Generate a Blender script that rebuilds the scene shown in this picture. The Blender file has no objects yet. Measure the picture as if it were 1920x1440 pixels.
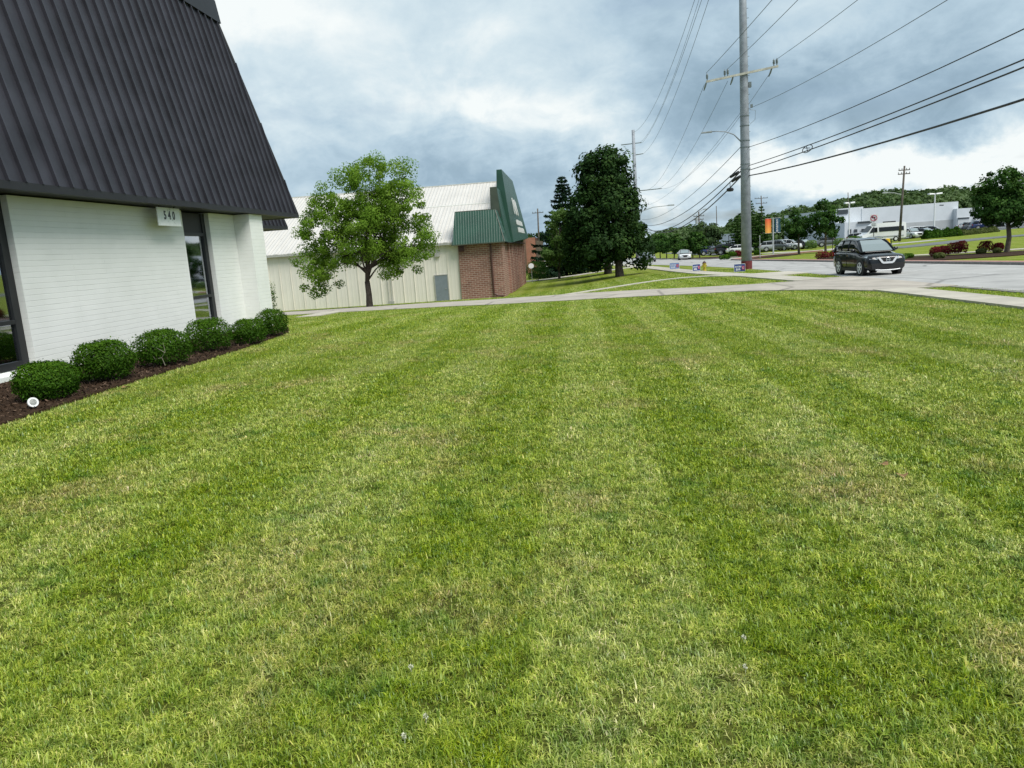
GRASS = True
import bpy, bmesh, math, random
import numpy as np
from mathutils import Vector, Matrix
random.seed(7); rng = np.random.default_rng(11)
C = bpy.context.scene.collection
SC = bpy.context.scene
R_ = math.radians
# ------------------------------------------------------------ camera
F = 1420.; ROLL = R_(4.0); PITCH = R_(-10.0); YAW = R_(5.35); CAMZ = 1.6
_h = np.array([math.cos(YAW), math.sin(YAW), 0]); _f0 = np.array([-math.sin(YAW), math.cos(YAW), 0])
FWD = _f0*math.cos(PITCH)+np.array([0, 0, math.sin(PITCH)]); _u0 = -_f0*math.sin(PITCH)+np.array([0, 0, math.cos(PITCH)])
RGT = math.cos(ROLL)*_h-math.sin(ROLL)*_u0; UPV = math.sin(ROLL)*_h+math.cos(ROLL)*_u0
cam = bpy.data.cameras.new('camera'); cam.sensor_width = 36; cam.lens = F/1920*36; cam.clip_start = .1; cam.clip_end = 5000
co = bpy.data.objects.new('camera', cam); C.objects.link(co)
co.matrix_world = Matrix(((RGT[0], UPV[0], -FWD[0], 0), (RGT[1], UPV[1], -FWD[1], 0), (RGT[2], UPV[2], -FWD[2], CAMZ), (0, 0, 0, 1)))
SC.camera = co
# ------------------------------------------------------------ sun, exposure
SUN_EL, SUN_AZ = R_(56), R_(128)      # azimuth clockwise from +Y: the sun stands behind the camera, to its right
SC.view_settings.view_transform = 'Standard'; SC.view_settings.look = 'None'; SC.view_settings.gamma = 1.0
SC.view_settings.exposure = 0.55
sun = bpy.data.lights.new('sun', 'SUN'); sun.energy = 2.9; sun.angle = R_(34); sun.color = (1, .96, .9)
so = bpy.data.objects.new('sun', sun); C.objects.link(so)
_sd = Vector((math.sin(SUN_AZ)*math.cos(SUN_EL), math.cos(SUN_AZ)*math.cos(SUN_EL), math.sin(SUN_EL)))
so.rotation_euler = _sd.to_track_quat('Z', 'Y').to_euler()

def ray(px, py):
    v = FWD+RGT*(px-960)/F+UPV*(720-py)/F
    return v/np.linalg.norm(v)

# ------------------------------------------------------------ world: Nishita sky behind broken cloud
def make_world():
    w = bpy.data.worlds.new('World'); SC.world = w; w.use_nodes = True
    nt = w.node_tree; nt.nodes.clear(); N = nt.nodes.new; L = nt.links.new
    def val(x):
        return x
    def math_(op, a, b=None, clamp=False):
        n = N('ShaderNodeMath'); n.operation = op; n.use_clamp = clamp
        for i, v in enumerate((a, b)):
            if v is None: continue
            if isinstance(v, (int, float)): n.inputs[i].default_value = v
            else: L(v, n.inputs[i])
        return n.outputs[0]
    tc = N('ShaderNodeTexCoord'); d = tc.outputs['Generated']
    nrm = N('ShaderNodeVectorMath'); nrm.operation = 'NORMALIZE'; L(d, nrm.inputs[0]); d = nrm.outputs[0]
    sep = N('ShaderNodeSeparateXYZ'); L(d, sep.inputs[0])
    zc = math_('MAXIMUM', sep.outputs[2], 0.0)
    den = math_('ADD', zc, 0.14)
    inv = math_('DIVIDE', 1.0, den)
    comb = N('ShaderNodeCombineXYZ'); L(math_('MULTIPLY', sep.outputs[0], inv), comb.inputs[0]); L(math_('MULTIPLY', sep.outputs[1], inv), comb.inputs[1])
    def noise(scale, detail, rough, off=(0, 0, 0), dist=0.0, vec=None):
        mp = N('ShaderNodeMapping'); L(vec or comb.outputs[0], mp.inputs[0]); mp.inputs['Location'].default_value = off
        n = N('ShaderNodeTexNoise'); L(mp.outputs[0], n.inputs['Vector'])
        n.inputs['Scale'].default_value = scale; n.inputs['Detail'].default_value = detail; n.inputs['Roughness'].default_value = rough; n.inputs['Distortion'].default_value = dist
        return n.outputs['Fac']
    sq = N('ShaderNodeMapping'); L(d, sq.inputs[0]); sq.inputs['Scale'].default_value = (1, 1, 1.7)
    n1 = noise(2.7, 8, .52, (3.1, 1.7, 0), .3, sq.outputs[0])      # shade of the cloud deck
    st = N('ShaderNodeMapping'); L(d, st.inputs[0]); st.inputs['Scale'].default_value = (1, 1, 1.6)
    n2 = noise(6.4, 10, .60, (7.3, 2.2, 4), .35, st.outputs[0])        # billows
    n3 = noise(.9, 7, .56, (1.3, 9.2, 2), .2)        # gaps of blue
    br = math_('MULTIPLY_ADD', n1, .55); br.node.inputs[2].default_value = .28
    br = math_('ADD', br, math_('MULTIPLY_ADD', n2, .85)); br.node.inputs[1].links[0].from_node.inputs[2].default_value = -.425
    sh = N('ShaderNodeMapping'); L(d, sh.inputs[0]); sh.inputs['Scale'].default_value = (1, 1, 1.9)
    n4 = noise(13, 8, .6, (2.3, 5.2, 1), .5, sh.outputs[0])       # small cumulus low over the horizon
    low = math_('SUBTRACT', 1.0, math_('MULTIPLY', zc, 3.2), True)
    br = math_('ADD', br, math_('MULTIPLY', math_('MULTIPLY', math_('SUBTRACT', n4, .5), 1.25), low))
    # warp directions a little so that the large masses have ragged outlines
    wn = N('ShaderNodeTexNoise'); L(d, wn.inputs['Vector']); wn.inputs['Scale'].default_value = 5.5; wn.inputs['Detail'].default_value = 8; wn.inputs['Roughness'].default_value = .62
    ws = N('ShaderNodeVectorMath'); ws.operation = 'SUBTRACT'; L(wn.outputs['Color'], ws.inputs[0]); ws.inputs[1].default_value = (.5, .5, .5)
    wm = N('ShaderNodeVectorMath'); wm.operation = 'SCALE'; L(ws.outputs[0], wm.inputs[0]); wm.inputs['Scale'].default_value = .19
    wa = N('ShaderNodeVectorMath'); wa.operation = 'ADD'; L(d, wa.inputs[0]); L(wm.outputs[0], wa.inputs[1])
    def mass(px, py, rx, ry, amp):     # an elliptical cloud mass: centre direction and half-widths in degrees
        c = ray(px, py); az = math.atan2(c[1], c[0])
        t = Vector((-math.sin(az), math.cos(az), 0)); u = Vector(c).cross(t)
        s = N('ShaderNodeVectorMath'); s.operation = 'SUBTRACT'; L(wa.outputs[0], s.inputs[0]); s.inputs[1].default_value = tuple(c)
        o = None
        for vec, r in ((t, rx), (u, ry)):
            dp = N('ShaderNodeVectorMath'); dp.operation = 'DOT_PRODUCT'; L(s.outputs[0], dp.inputs[0]); dp.inputs[1].default_value = tuple(vec/R_(r))
            q = math_('MULTIPLY', dp.outputs['Value'], dp.outputs['Value']); o = q if o is None else math_('ADD', o, q)
        facing = N('ShaderNodeVectorMath'); facing.operation = 'DOT_PRODUCT'; L(d, facing.inputs[0]); facing.inputs[1].default_value = tuple(c)
        on = math_('GREATER_THAN', facing.outputs['Value'], 0.0)
        return math_('MULTIPLY', math_('MULTIPLY', math_('EXPONENT', math_('MULTIPLY', o, -1.0)), on), amp)
    for m in MASSES: br = math_('ADD', br, mass(*m))
    ramp = N('ShaderNodeValToRGB'); L(br, ramp.inputs[0])
    e = ramp.color_ramp.elements; e[0].position = .10; e[0].color = (.175, .255, .320, 1); e[1].position = .98; e[1].color = (.63, .665, .665, 1)
    for p, c in ((.34, (.240, .332, .408, 1)), (.55, (.335, .435, .508, 1)), (.76, (.455, .540, .585, 1))):
        x = e.new(p); x.color = c
    sky = N('ShaderNodeTexSky'); sky.sky_type = 'NISHITA'; sky.sun_disc = False; sky.sun_elevation = SUN_EL; sky.sun_rotation = SUN_AZ
    sky.air_density = 1; sky.dust_density = 2.0; sky.ozone_density = 1.5
    sk = N('ShaderNodeVectorMath'); sk.operation = 'SCALE'; L(sky.outputs[0], sk.inputs[0]); sk.inputs['Scale'].default_value = .085
    gap = N('ShaderNodeValToRGB'); L(n3, gap.inputs[0]); gap.color_ramp.elements[0].position = .30; gap.color_ramp.elements[0].color = (.45, .45, .45, 1)
    gap.color_ramp.elements[1].position = .46; gap.color_ramp.elements[1].color = (1, 1, 1, 1)
    mx = N('ShaderNodeMix'); mx.data_type = 'RGBA'; L(gap.outputs[0], mx.inputs['Factor']); L(sk.outputs[0], mx.inputs[6]); L(ramp.outputs[0], mx.inputs[7])
    bg = N('ShaderNodeBackground'); L(mx.outputs[2], bg.inputs[0]); bg.inputs[1].default_value = 1.0
    out = N('ShaderNodeOutputWorld'); L(bg.outputs[0], out.inputs[0])
MASSES = [(440, 30, 7, 5, .30), (330, -120, 16, 9, .16), (640, 120, 9, 6, .08), (640, 320, 9, 3, -.12), (1000, 205, 8, 2.6, .12), (1110, 250, 7, 2.2, .14), (860, 190, 4, 1.4, .20), (980, 90, 8, 3, .10),
          (1030, 340, 7, 2.2, -.20), (1500, 180, 12, 3.0, -.20), (1290, 205, 5, 2.0, -.20), (1800, 175, 12, 3.6, -.15), (1560, 110, 8, 2.5, -.10), (1650, 40, 16, 3.5, -.04),
          (1450, 40, 6, 1.6, .10), (1650, 300, 11, 2.2, .26), (1480, 320, 10, 2.0, .28), (1780, 290, 8, 2.0, .26), (1230, 330, 9, 2.2, .12), (1300, 400, 12, 1.8, .05), (1150, 230, 5, 1.8, .18)]
make_world()
# ------------------------------------------------------------ ground shape: the lawn falls away to the street and to the neighbours
def ss(t):
    t = np.clip(t, 0, 1); return t*t*(3-2*t)
LY = [-20, 0, 12, 18, 24, 29, 34, 45, 58, 64, 86, 140, 250, 400, 900]; LZ = [.05, .02, 0, -.06, -.22, -.5, -.8, -1.25, -1.95, -2.05, -2.1, -2.3, -3, -4, -6]
RY = [-20, 0, 17, 24, 37, 54, 97, 140, 200, 400, 900]; RZ = [-.05, -.12, -.4, -.48, -.66, -.9, -1.4, -1.85, -2.2, -3.2, -5]
def g(x, y):
    w = ss((np.asarray(x, float)+6)/15.)
    far = np.clip((np.asarray(x, float)-20)/40., 0, 1.5)
    return np.interp(y, LY, LZ)*(1-w)+np.interp(y, RY, RZ)*w+far*.8*ss((np.asarray(y, float)-45)/60.)+far*.2
def gz(x, y): return float(g(x, y))
def at(px, py, Y):
    v = ray(px, py); p = v*(Y/v[1]); return float(p[0]), float(p[1]), float(CAMZ+p[2])
def atX(px, py, X):
    v = ray(px, py); p = v*(X/v[0]); return float(p[0]), float(p[1]), float(CAMZ+p[2])
def gnd(px, py):
    v = ray(px, py); t = 2.; prev = t
    while t < 1500:
        p = v*t
        if CAMZ+p[2] < gz(p[0], p[1]): break
        prev = t; t *= 1.01
    lo, hi = prev, t
    for _ in range(25):
        m = (lo+hi)/2; p = v*m
        if CAMZ+p[2] < gz(p[0], p[1]): hi = m
        else: lo = m
    p = v*hi; return float(p[0]), float(p[1])
def spot(px, py, Y):
    x = at(px, py, Y)[0]; return Vector((x, Y, gz(x, Y)))
# ------------------------------------------------------------ mesh helpers
class MB:
    def __init__(s): s.v = []; s.f = []
    def add(s, vs, fs):
        o = len(s.v); s.v += [tuple(v) for v in vs]; s.f += [tuple(i+o for i in f) for f in fs]; return s
    def box(s, lo, hi, M=None):
        (a, b, c), (d, e, f) = lo, hi
        vs = [Vector(p) for p in ((a, b, c), (d, b, c), (d, e, c), (a, e, c), (a, b, f), (d, b, f), (d, e, f), (a, e, f))]
        if M is not None: vs = [M @ v for v in vs]
        return s.add(vs, [(0, 3, 2, 1), (4, 5, 6, 7), (0, 1, 5, 4), (1, 2, 6, 5), (2, 3, 7, 6), (3, 0, 4, 7)])
    def hexa(s, b, t):    # 4 bottom points, 4 top points
        return s.add(list(b)+list(t), [(0, 3, 2, 1), (4, 5, 6, 7), (0, 1, 5, 4), (1, 2, 6, 5), (2, 3, 7, 6), (3, 0, 4, 7)])
    def tube(s, pts, rad, n=8, cap=True):
        pts = [Vector(p) for p in pts]
        if not hasattr(rad, '__len__'): rad = [rad]*len(pts)
        o = len(s.v); prev = None
        for i, p in enumerate(pts):
            d = (pts[min(i+1, len(pts)-1)]-pts[max(i-1, 0)]).normalized()
            if prev is None:
                a = d.orthogonal().normalized()
            else:
                a = (prev-d*prev.dot(d)).normalized()
            prev = a; b = d.cross(a)
            for k in range(n):
                t = 2*math.pi*k/n; s.v.append(tuple(p+(a*math.cos(t)+b*math.sin(t))*rad[i]))
        for i in range(len(pts)-1):
            for k in range(n):
                s.f.append((o+i*n+k, o+i*n+(k+1) % n, o+(i+1)*n+(k+1) % n, o+(i+1)*n+k))
        if cap:
            s.f.append(tuple(o+k for k in range(n-1, -1, -1))); s.f.append(tuple(o+(len(pts)-1)*n+k for k in range(n)))
        return s
    def lathe(s, prof, n=20, M=None):   # (r, z)
        o = len(s.v)
        for r, z in prof:
            for k in range(n):
                t = 2*math.pi*k/n; p = Vector((r*math.cos(t), r*math.sin(t), z)); s.v.append(tuple(M @ p if M is not None else p))
        for i in range(len(prof)-1):
            for k in range(n): s.f.append((o+i*n+k, o+i*n+(k+1) % n, o+(i+1)*n+(k+1) % n, o+(i+1)*n+k))
        s.f.append(tuple(o+k for k in range(n-1, -1, -1))); s.f.append(tuple(o+(len(prof)-1)*n+k for k in range(n)))
        return s
    def prism(s, poly, d):   # polygon of 3D points extruded by vector d
        n = len(poly); d = Vector(d); a = [Vector(p) for p in poly]
        return s.add(a+[p+d for p in a], [tuple(range(n-1, -1, -1)), tuple(range(n, 2*n))]+[(i, (i+1) % n, n+(i+1) % n, n+i) for i in range(n)])
    def build(s, name, mat, parent=None, smooth=False, bevel=0, M=None):
        me = bpy.data.meshes.new(name); me.from_pydata(s.v, [], s.f); me.update()
        bm = bmesh.new(); bm.from_mesh(me); bmesh.ops.recalc_face_normals(bm, faces=bm.faces); bm.to_mesh(me); bm.free()
        me.materials.append(mat); o = bpy.data.objects.new(name, me); C.objects.link(o)
        if parent is not None: o.parent = parent
        if M is not None: o.matrix_local = M
        if smooth: me.polygons.foreach_set('use_smooth', [True]*len(me.polygons))
        if bevel:
            b = o.modifiers.new('bevel', 'BEVEL'); b.width = bevel; b.segments = 2; b.limit_method = 'ANGLE'
        return o
def tag(o, label=None, cat=None, group=None, kind=None):
    if label: o['label'] = label
    if cat: o['category'] = cat
    if group: o['group'] = group
    if kind: o['kind'] = kind
    return o
def empty(name, loc=(0, 0, 0), rz=0, label=None, cat=None, group=None):
    o = bpy.data.objects.new(name, None); C.objects.link(o); o.location = loc; o.rotation_euler = (0, 0, rz); o.empty_display_size = .3
    return tag(o, label, cat, group)
def copy_tree(o, parent=None):
    c = o.copy(); C.objects.link(c); c.parent = parent
    for ch in [q for q in o.children]: copy_tree(ch, c)
    return c
def np_mesh(name, V, Fq, mat, parent=None, attr=None, k=4, smooth=False):
    me = bpy.data.meshes.new(name); nf = len(Fq)
    me.vertices.add(len(V)); me.vertices.foreach_set('co', V.astype(np.float32).ravel())
    me.loops.add(nf*k); me.loops.foreach_set('vertex_index', Fq.astype(np.int32).ravel())
    me.polygons.add(nf); me.polygons.foreach_set('loop_start', np.arange(0, nf*k, k, dtype=np.int32)); me.polygons.foreach_set('loop_total', np.full(nf, k, np.int32))
    me.update(calc_edges=True)
    if attr is not None:
        a = me.attributes.new('rnd', 'FLOAT', 'POINT'); a.data.foreach_set('value', attr.astype(np.float32))
    if smooth: me.polygons.foreach_set('use_smooth', [True]*nf)
    me.materials.append(mat); o = bpy.data.objects.new(name, me); C.objects.link(o)
    if parent is not None: o.parent = parent
    return o
# ------------------------------------------------------------ materials
class NT:
    def __init__(s, name):
        s.m = bpy.data.materials.new(name); s.m.use_nodes = True; s.t = s.m.node_tree; s.b = s.t.nodes['Principled BSDF']; s.out = s.t.nodes['Material Output']
    def n(s, kind, **kw):
        x = s.t.nodes.new('ShaderNode'+kind)
        for k, v in kw.items():
            if k.startswith('_'): setattr(x, k[1:], v)
        return x
    def link(s, a, b): s.t.links.new(a, b)
    def set(s, inp, v):
        if hasattr(v, 'is_linked') or isinstance(v, bpy.types.NodeSocket): s.link(v, inp)
        elif v is not None: inp.default_value = v
    def math(s, op, a, b=None, c=None, clamp=False):
        x = s.t.nodes.new('ShaderNodeMath'); x.operation = op; x.use_clamp = clamp
        for i, v in enumerate((a, b, c)):
            if v is not None: s.set(x.inputs[i], v)
        return x.outputs[0]
    def pos(s, coord='Object'):
        if coord == 'World': return s.t.nodes.new('ShaderNodeNewGeometry').outputs['Position']
        return s.t.nodes.new('ShaderNodeTexCoord').outputs[coord]
    def map(s, vec, scale=(1, 1, 1), loc=(0, 0, 0), rot=(0, 0, 0)):
        x = s.t.nodes.new('ShaderNodeMapping'); s.link(vec, x.inputs[0]); x.inputs['Scale'].default_value = scale; x.inputs['Location'].default_value = loc; x.inputs['Rotation'].default_value = rot
        return x.outputs[0]
    def noise(s, vec, scale, detail=4, rough=.55, dist=0):
        x = s.t.nodes.new('ShaderNodeTexNoise'); s.link(vec, x.inputs['Vector']); x.inputs['Scale'].default_value = scale; x.inputs['Detail'].default_value = detail
        x.inputs['Roughness'].default_value = rough; x.inputs['Distortion'].default_value = dist; return x.outputs['Fac']
    def ramp(s, fac, stops, interp='LINEAR'):
        x = s.t.nodes.new('ShaderNodeValToRGB'); s.link(fac, x.inputs[0]); e = x.color_ramp.elements; x.color_ramp.interpolation = interp
        def c4(c): return (c, c, c, 1) if isinstance(c, (int, float)) else tuple(c)+(1,)*(4-len(c))
        e[0].position, e[0].color = stops[0][0], c4(stops[0][1]); e[1].position, e[1].color = stops[-1][0], c4(stops[-1][1])
        for p, c in stops[1:-1]:
            q = e.new(p); q.color = c4(c)
        return x.outputs[0]
    def mix(s, f, a, b, mode='MIX'):
        x = s.t.nodes.new('ShaderNodeMix'); x.data_type = 'RGBA'; x.blend_type = mode
        def c4(v): return v if isinstance(v, bpy.types.NodeSocket) else tuple(v)+(1,)*(4-len(v))
        s.set(x.inputs['Factor'], f); s.set(x.inputs[6], c4(a)); s.set(x.inputs[7], c4(b)); return x.outputs[2]
    def bump(s, h, strength=.3, dist=.02):
        x = s.t.nodes.new('ShaderNodeBump'); s.link(h, x.inputs['Height']); x.inputs['Strength'].default_value = strength; x.inputs['Distance'].default_value = dist
        s.link(x.outputs[0], s.b.inputs['Normal']); return x
    def pr(s, color=None, rough=None, metal=None, spec=None, coat=None):
        for k, v in (('Base Color', color), ('Roughness', rough), ('Metallic', metal), ('Specular IOR Level', spec), ('Coat Weight', coat)):
            if v is None: continue
            if k == 'Base Color' and isinstance(v, tuple) and len(v) == 3: v = v+(1,)
            s.set(s.b.inputs[k], v)
        return s
def plain(name, col, rough=.6, metal=0., var=.12, scale=6., bump=.0, spec=.5, coat=0., bscale=None):
    m = NT(name); p = m.pos('Object'); n = m.noise(p, scale, 5, .6)
    c1 = tuple(max(0, c*(1-var*1.6)) for c in col); c2 = tuple(min(1, c*(1+var)) for c in col)
    m.pr(m.ramp(n, [(.3, c1), (.7, c2)]), rough, metal, spec, coat)
    if bump: m.bump(m.noise(p, bscale or scale*8, 4, .6), bump, .01)
    return m.m
# ------------------------------------------------------------ grass colour, shared by the soil sheet and the blades
def grass_color(m, w):
    """mown lawn: bright and pale mowing bands along the street, dry patches, clover patches"""
    sx = m.t.nodes.new('ShaderNodeSeparateXYZ'); m.link(w, sx.inputs[0])
    wob = m.noise(m.map(w, (.35, .12, 0)), 1.0, 2)
    ph = m.math('ADD', m.math('MULTIPLY', sx.outputs[0], 3.65), m.math('MULTIPLY', wob, 2.6))
    s = m.math('SINE', ph)
    band = m.ramp(m.math('MULTIPLY_ADD', s, .5, .5), [(.38, 0), (.58, 1)])
    thin = m.math('SINE', m.math('ADD', m.math('MULTIPLY', sx.outputs[0], 11.3), m.math('MULTIPLY', wob, 5.0)))
    patch = m.noise(m.map(w, (1, .7, 0)), .75, 7, .66)
    fine = m.noise(w, 3.2, 5, .65)
    f = m.math('ADD', m.math('MULTIPLY_ADD', m.math('MULTIPLY', band, m.ramp(m.noise(m.map(w, (.9, .22, 0), (5, 5, 0)), 1.0, 3), [(.30, .50), (.55, 1)])), .165, m.math('MULTIPLY_ADD', thin, .03, .07)), m.math('MULTIPLY', patch, .70)); f = m.math('ADD', f, m.math('MULTIPLY', fine, .50)); f = m.math('SUBTRACT', f, .070)
    col = m.ramp(f, [(.33, (.125, .212, .002)), (.52, (.230, .325, .007)), (.74, (.365, .445, .062)), (1.0, (.47, .51, .16))])
    dry = m.noise(m.map(w, (1, .8, 0), (13, 4, 0)), .8, 6, .68)
    col = m.mix(m.ramp(dry, [(.52, 0), (.68, .62)]), col, (.46, .39, .14))
    clov = m.noise(m.map(w, (1, 1, 0), (3, 8, 0)), 2.1, 6, .68)
    col = m.mix(m.ramp(clov, [(.55, 0), (.66, .7)]), col, (.095, .225, .014))
    tuft = m.noise(w, 13, 4, .65); col = m.mix(1., col, m.ramp(tuft, [(.32, (.48, .58, .5)), (.66, (1.28, 1.22, 1.3))]), 'MULTIPLY')
    return col
def m_blade():
    m = NT('grass_blade'); w = m.pos('World'); col = grass_color(m, w)
    a = m.n('Attribute'); a.attribute_name = 'rnd'; r = a.outputs['Fac']
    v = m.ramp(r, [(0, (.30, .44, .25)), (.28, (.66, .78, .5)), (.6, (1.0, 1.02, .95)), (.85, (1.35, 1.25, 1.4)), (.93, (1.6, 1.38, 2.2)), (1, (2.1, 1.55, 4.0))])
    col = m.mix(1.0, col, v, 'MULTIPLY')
    d = m.n('BsdfDiffuse'); m.link(col, d.inputs[0]); t = m.n('BsdfTranslucent'); m.link(col, t.inputs[0])
    gl = m.n('BsdfGlossy'); gl.inputs['Roughness'].default_value = .45; gl.inputs[0].default_value = (.8, .9, .8, 1)
    x = m.n('MixShader'); x.inputs[0].default_value = .3; m.link(d.outputs[0], x.inputs[1]); m.link(t.outputs[0], x.inputs[2])
    y = m.n('MixShader'); y.inputs[0].default_value = .05; m.link(x.outputs[0], y.inputs[1]); m.link(gl.outputs[0], y.inputs[2])
    m.link(y.outputs[0], m.out.inputs[0]); return m.m
def m_soil():
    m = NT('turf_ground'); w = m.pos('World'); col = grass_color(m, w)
    sx = m.t.nodes.new('ShaderNodeSeparateXYZ'); m.link(w, sx.inputs[0])
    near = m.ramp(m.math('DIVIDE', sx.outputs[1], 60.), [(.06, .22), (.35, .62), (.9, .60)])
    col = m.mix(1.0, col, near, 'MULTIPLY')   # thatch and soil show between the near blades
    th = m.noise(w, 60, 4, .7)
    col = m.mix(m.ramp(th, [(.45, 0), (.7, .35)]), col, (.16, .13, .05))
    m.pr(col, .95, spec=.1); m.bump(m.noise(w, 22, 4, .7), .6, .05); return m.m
def m_concrete(name, c, joint=1.5, rot=0., dark=.55, crack=True):
    m = NT(name); w = m.pos('World')
    n = m.noise(w, .9, 6, .65); n2 = m.noise(w, 40, 3, .6)
    col = m.ramp(n, [(.3, tuple(v*.72 for v in c)), (.7, tuple(v*1.10 for v in c))])
    col = m.mix(m.ramp(n2, [(.4, 0), (.75, .25)]), col, tuple(v*.6 for v in c))
    b = m.n('TexBrick'); m.link(m.map(w, (1, 1, 1), (0, 0, 0), (0, 0, rot)), b.inputs['Vector']); b.offset = 0; b.inputs['Scale'].default_value = 1
    b.inputs['Brick Width'].default_value = joint; b.inputs['Row Height'].default_value = joint*1.3; b.inputs['Mortar Size'].default_value = .02; b.inputs['Mortar Smooth'].default_value = .3
    col = m.mix(m.math('MULTIPLY', b.outputs['Fac'], .6), col, tuple(v*dark for v in c))
    if crack:
        v = m.n('TexVoronoi', _feature='DISTANCE_TO_EDGE'); m.link(m.map(w, (.22, .13, 1)), v.inputs['Vector']); v.inputs['Scale'].default_value = 1
        wv = m.noise(w, 2.5, 5, .7)
        col = m.mix(m.ramp(m.math('ADD', v.outputs['Distance'], m.math('MULTIPLY', wv, .02)), [(.018, .75), (.032, 0)]), col, tuple(q*.45 for q in c))
    m.pr(col, .9, spec=.2); m.bump(n2, .15, .01); return m.m
M = {}
M['blade'] = m_blade(); M['soil'] = m_soil()
M['road'] = m_concrete('road_concrete', (.40, .395, .38), 4.2, 0, .62)
M['drive'] = m_concrete('driveway_asphalt', (.43, .39, .335), 30, 0, .9)
M['walk'] = m_concrete('sidewalk_concrete', (.50, .465, .39), 1.5, 0, .5, False)
M['asphalt'] = m_concrete('lot_asphalt', (.16, .17, .175), 40, 0, .9, False)
M['mulch'] = plain('mulch', (.050, .030, .018), .95, var=.5, scale=30, bump=.9, bscale=45, spec=.1)
M['kerbred'] = plain('brick_paver_strip', (.36, .19, .16), .9, var=.2, scale=12)
M['kerb'] = plain('kerb_concrete', (.24, .22, .205), .9, var=.2, scale=6)
M['paint_white'] = plain('road_paint', (.62, .62, .60), .8, var=.15, scale=9)
# ------------------------------------------------------------ ground sheet
def ground_sheet():
    fx = np.arange(-45, 111, 1.0); nx = -45-np.geomspace(4, 900, 26)[::-1]; pxs = 110+np.geomspace(4, 1100, 26)
    xs = np.concatenate([nx, fx, pxs]); ys = np.concatenate([[-60, -40, -25], np.arange(-15, 181, 1.0), 180+np.geomspace(4, 1700, 34)])
    X, Y = np.meshgrid(xs, ys); Z = g(X, Y); nxn, ny = len(xs), len(ys)
    V = np.stack([X.ravel(), Y.ravel(), Z.ravel()], 1)
    i = np.arange((ny-1)*(nxn-1)); r, c = i//(nxn-1), i % (nxn-1); a = r*nxn+c
    o = np_mesh('ground', V, np.stack([a, a+1, a+nxn+1, a+nxn], 1), M['soil'], smooth=True)
    return tag(o, kind='structure')
ground_sheet()
def drape(name, poly, mat, off=.03, kind='structure', thick=0, parent=None, step=1.0):
    bm = bmesh.new(); vs = [bm.verts.new((p[0], p[1], 0)) for p in poly]; bm.faces.new(vs)
    bmesh.ops.triangulate(bm, faces=bm.faces[:])
    xs = [p[0] for p in poly]; ys = [p[1] for p in poly]
    for ax, lo, hi in ((0, min(xs), max(xs)), (1, min(ys), max(ys))):
        a = math.floor(lo)+1.0
        while a < hi:
            no = (1, 0, 0) if ax == 0 else (0, 1, 0)
            bmesh.ops.bisect_plane(bm, geom=bm.verts[:]+bm.edges[:]+bm.faces[:], plane_co=tuple(a*q for q in no), plane_no=no, dist=1e-5)
            a += step if a < 110 else step*3
    bmesh.ops.triangulate(bm, faces=bm.faces[:])
    for v in bm.verts: v.co.z = gz(v.co.x, v.co.y)+off
    for f_ in bm.faces:
        if f_.normal.z < 0: f_.normal_flip()
    r = bmesh.ops.extrude_edge_only(bm, edges=[e for e in bm.edges if e.is_boundary])     # the slab's edge, down into the soil
    for v in r['geom']:
        if isinstance(v, bmesh.types.BMVert): v.co.z -= .14
    bm.normal_update()
    me = bpy.data.meshes.new(name); bm.to_mesh(me); bm.free(); me.materials.append(mat)
    o = bpy.data.objects.new(name, me); C.objects.link(o)
    if kind: o['kind'] = kind
    if parent: o.parent = parent
    return o
def strip(line, w):     # polygon of a path of width w along a centre line
    L, Rr = [], []
    for i, p in enumerate(line):
        a = Vector(line[max(i-1, 0)]); b = Vector(line[min(i+1, len(line)-1)]); d = (b-a).normalized(); n = Vector((-d.y, d.x))
        ww = w[i] if hasattr(w, '__len__') else w
        L.append(Vector(p)+n*ww/2); Rr.append(Vector(p)-n*ww/2)
    return [(p.x, p.y) for p in L]+[(p.x, p.y) for p in reversed(Rr)]
def smoothline(pts, n=5):
    out = []
    P = [Vector(p) for p in pts]
    for i in range(len(P)-1):
        p0, p1, p2, p3 = P[max(i-1, 0)], P[i], P[i+1], P[min(i+2, len(P)-1)]
        for k in range(n):
            t = k/n
            out.append(.5*((2*p1)+(-p0+p2)*t+(2*p0-5*p1+4*p2-p3)*t*t+(-p0+3*p1-3*p2+p3)*t**3))
    out.append(P[-1]); return [tuple(p) for p in out]
# the road: its near edge, its far kerb, and the way it bends off into the distance
NEAR = [(11.95, -25), (11.95, 35.5), (12.4, 38), (12.55, 60), (12.0, 70), (11.0, 82), (8.9, 100), (6.5, 125), (3, 160), (-3, 215), (-14, 300)]
FAR = [(19.9, -25), (19.9, 36), (19.3, 60), (18.4, 80), (18.0, 94)]
FAR2 = [(17.6, 108), (16.4, 125), (13.5, 160), (7, 215), (-3, 300)]
road_poly = NEAR+list(reversed(FAR+[(20.5, 97), (30, 98), (46, 99.5), (46, 103.5), (30, 103.5), (20.5, 104.5)]+FAR2))
drape('road', road_poly, M['road'], .02)
DRIVE = [(-48, 43), (-30, 42.5), (-20, 41.5), (-13.2, 38.6), (-10.5, 38.2), (-6.0, 36.4), (-1.0, 31.9), (3, 30.2), (6.4, 29.4), (8.6, 27.4), (9.45, 25.2), (12.0, 25.2), (12.4, 35.6), (11.4, 35.8), (9.6, 34.4), (7.6, 34.2), (5.2, 35.2), (2, 38.5), (-1, 42), (-5, 46.5), (-9.5, 51.0), (-16, 52.5), (-24, 53), (-48, 54)]
drape('driveway', DRIVE, M['drive'], .04)
WALK1 = [(10.05, -20), (10.05, 25.4)]
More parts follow.
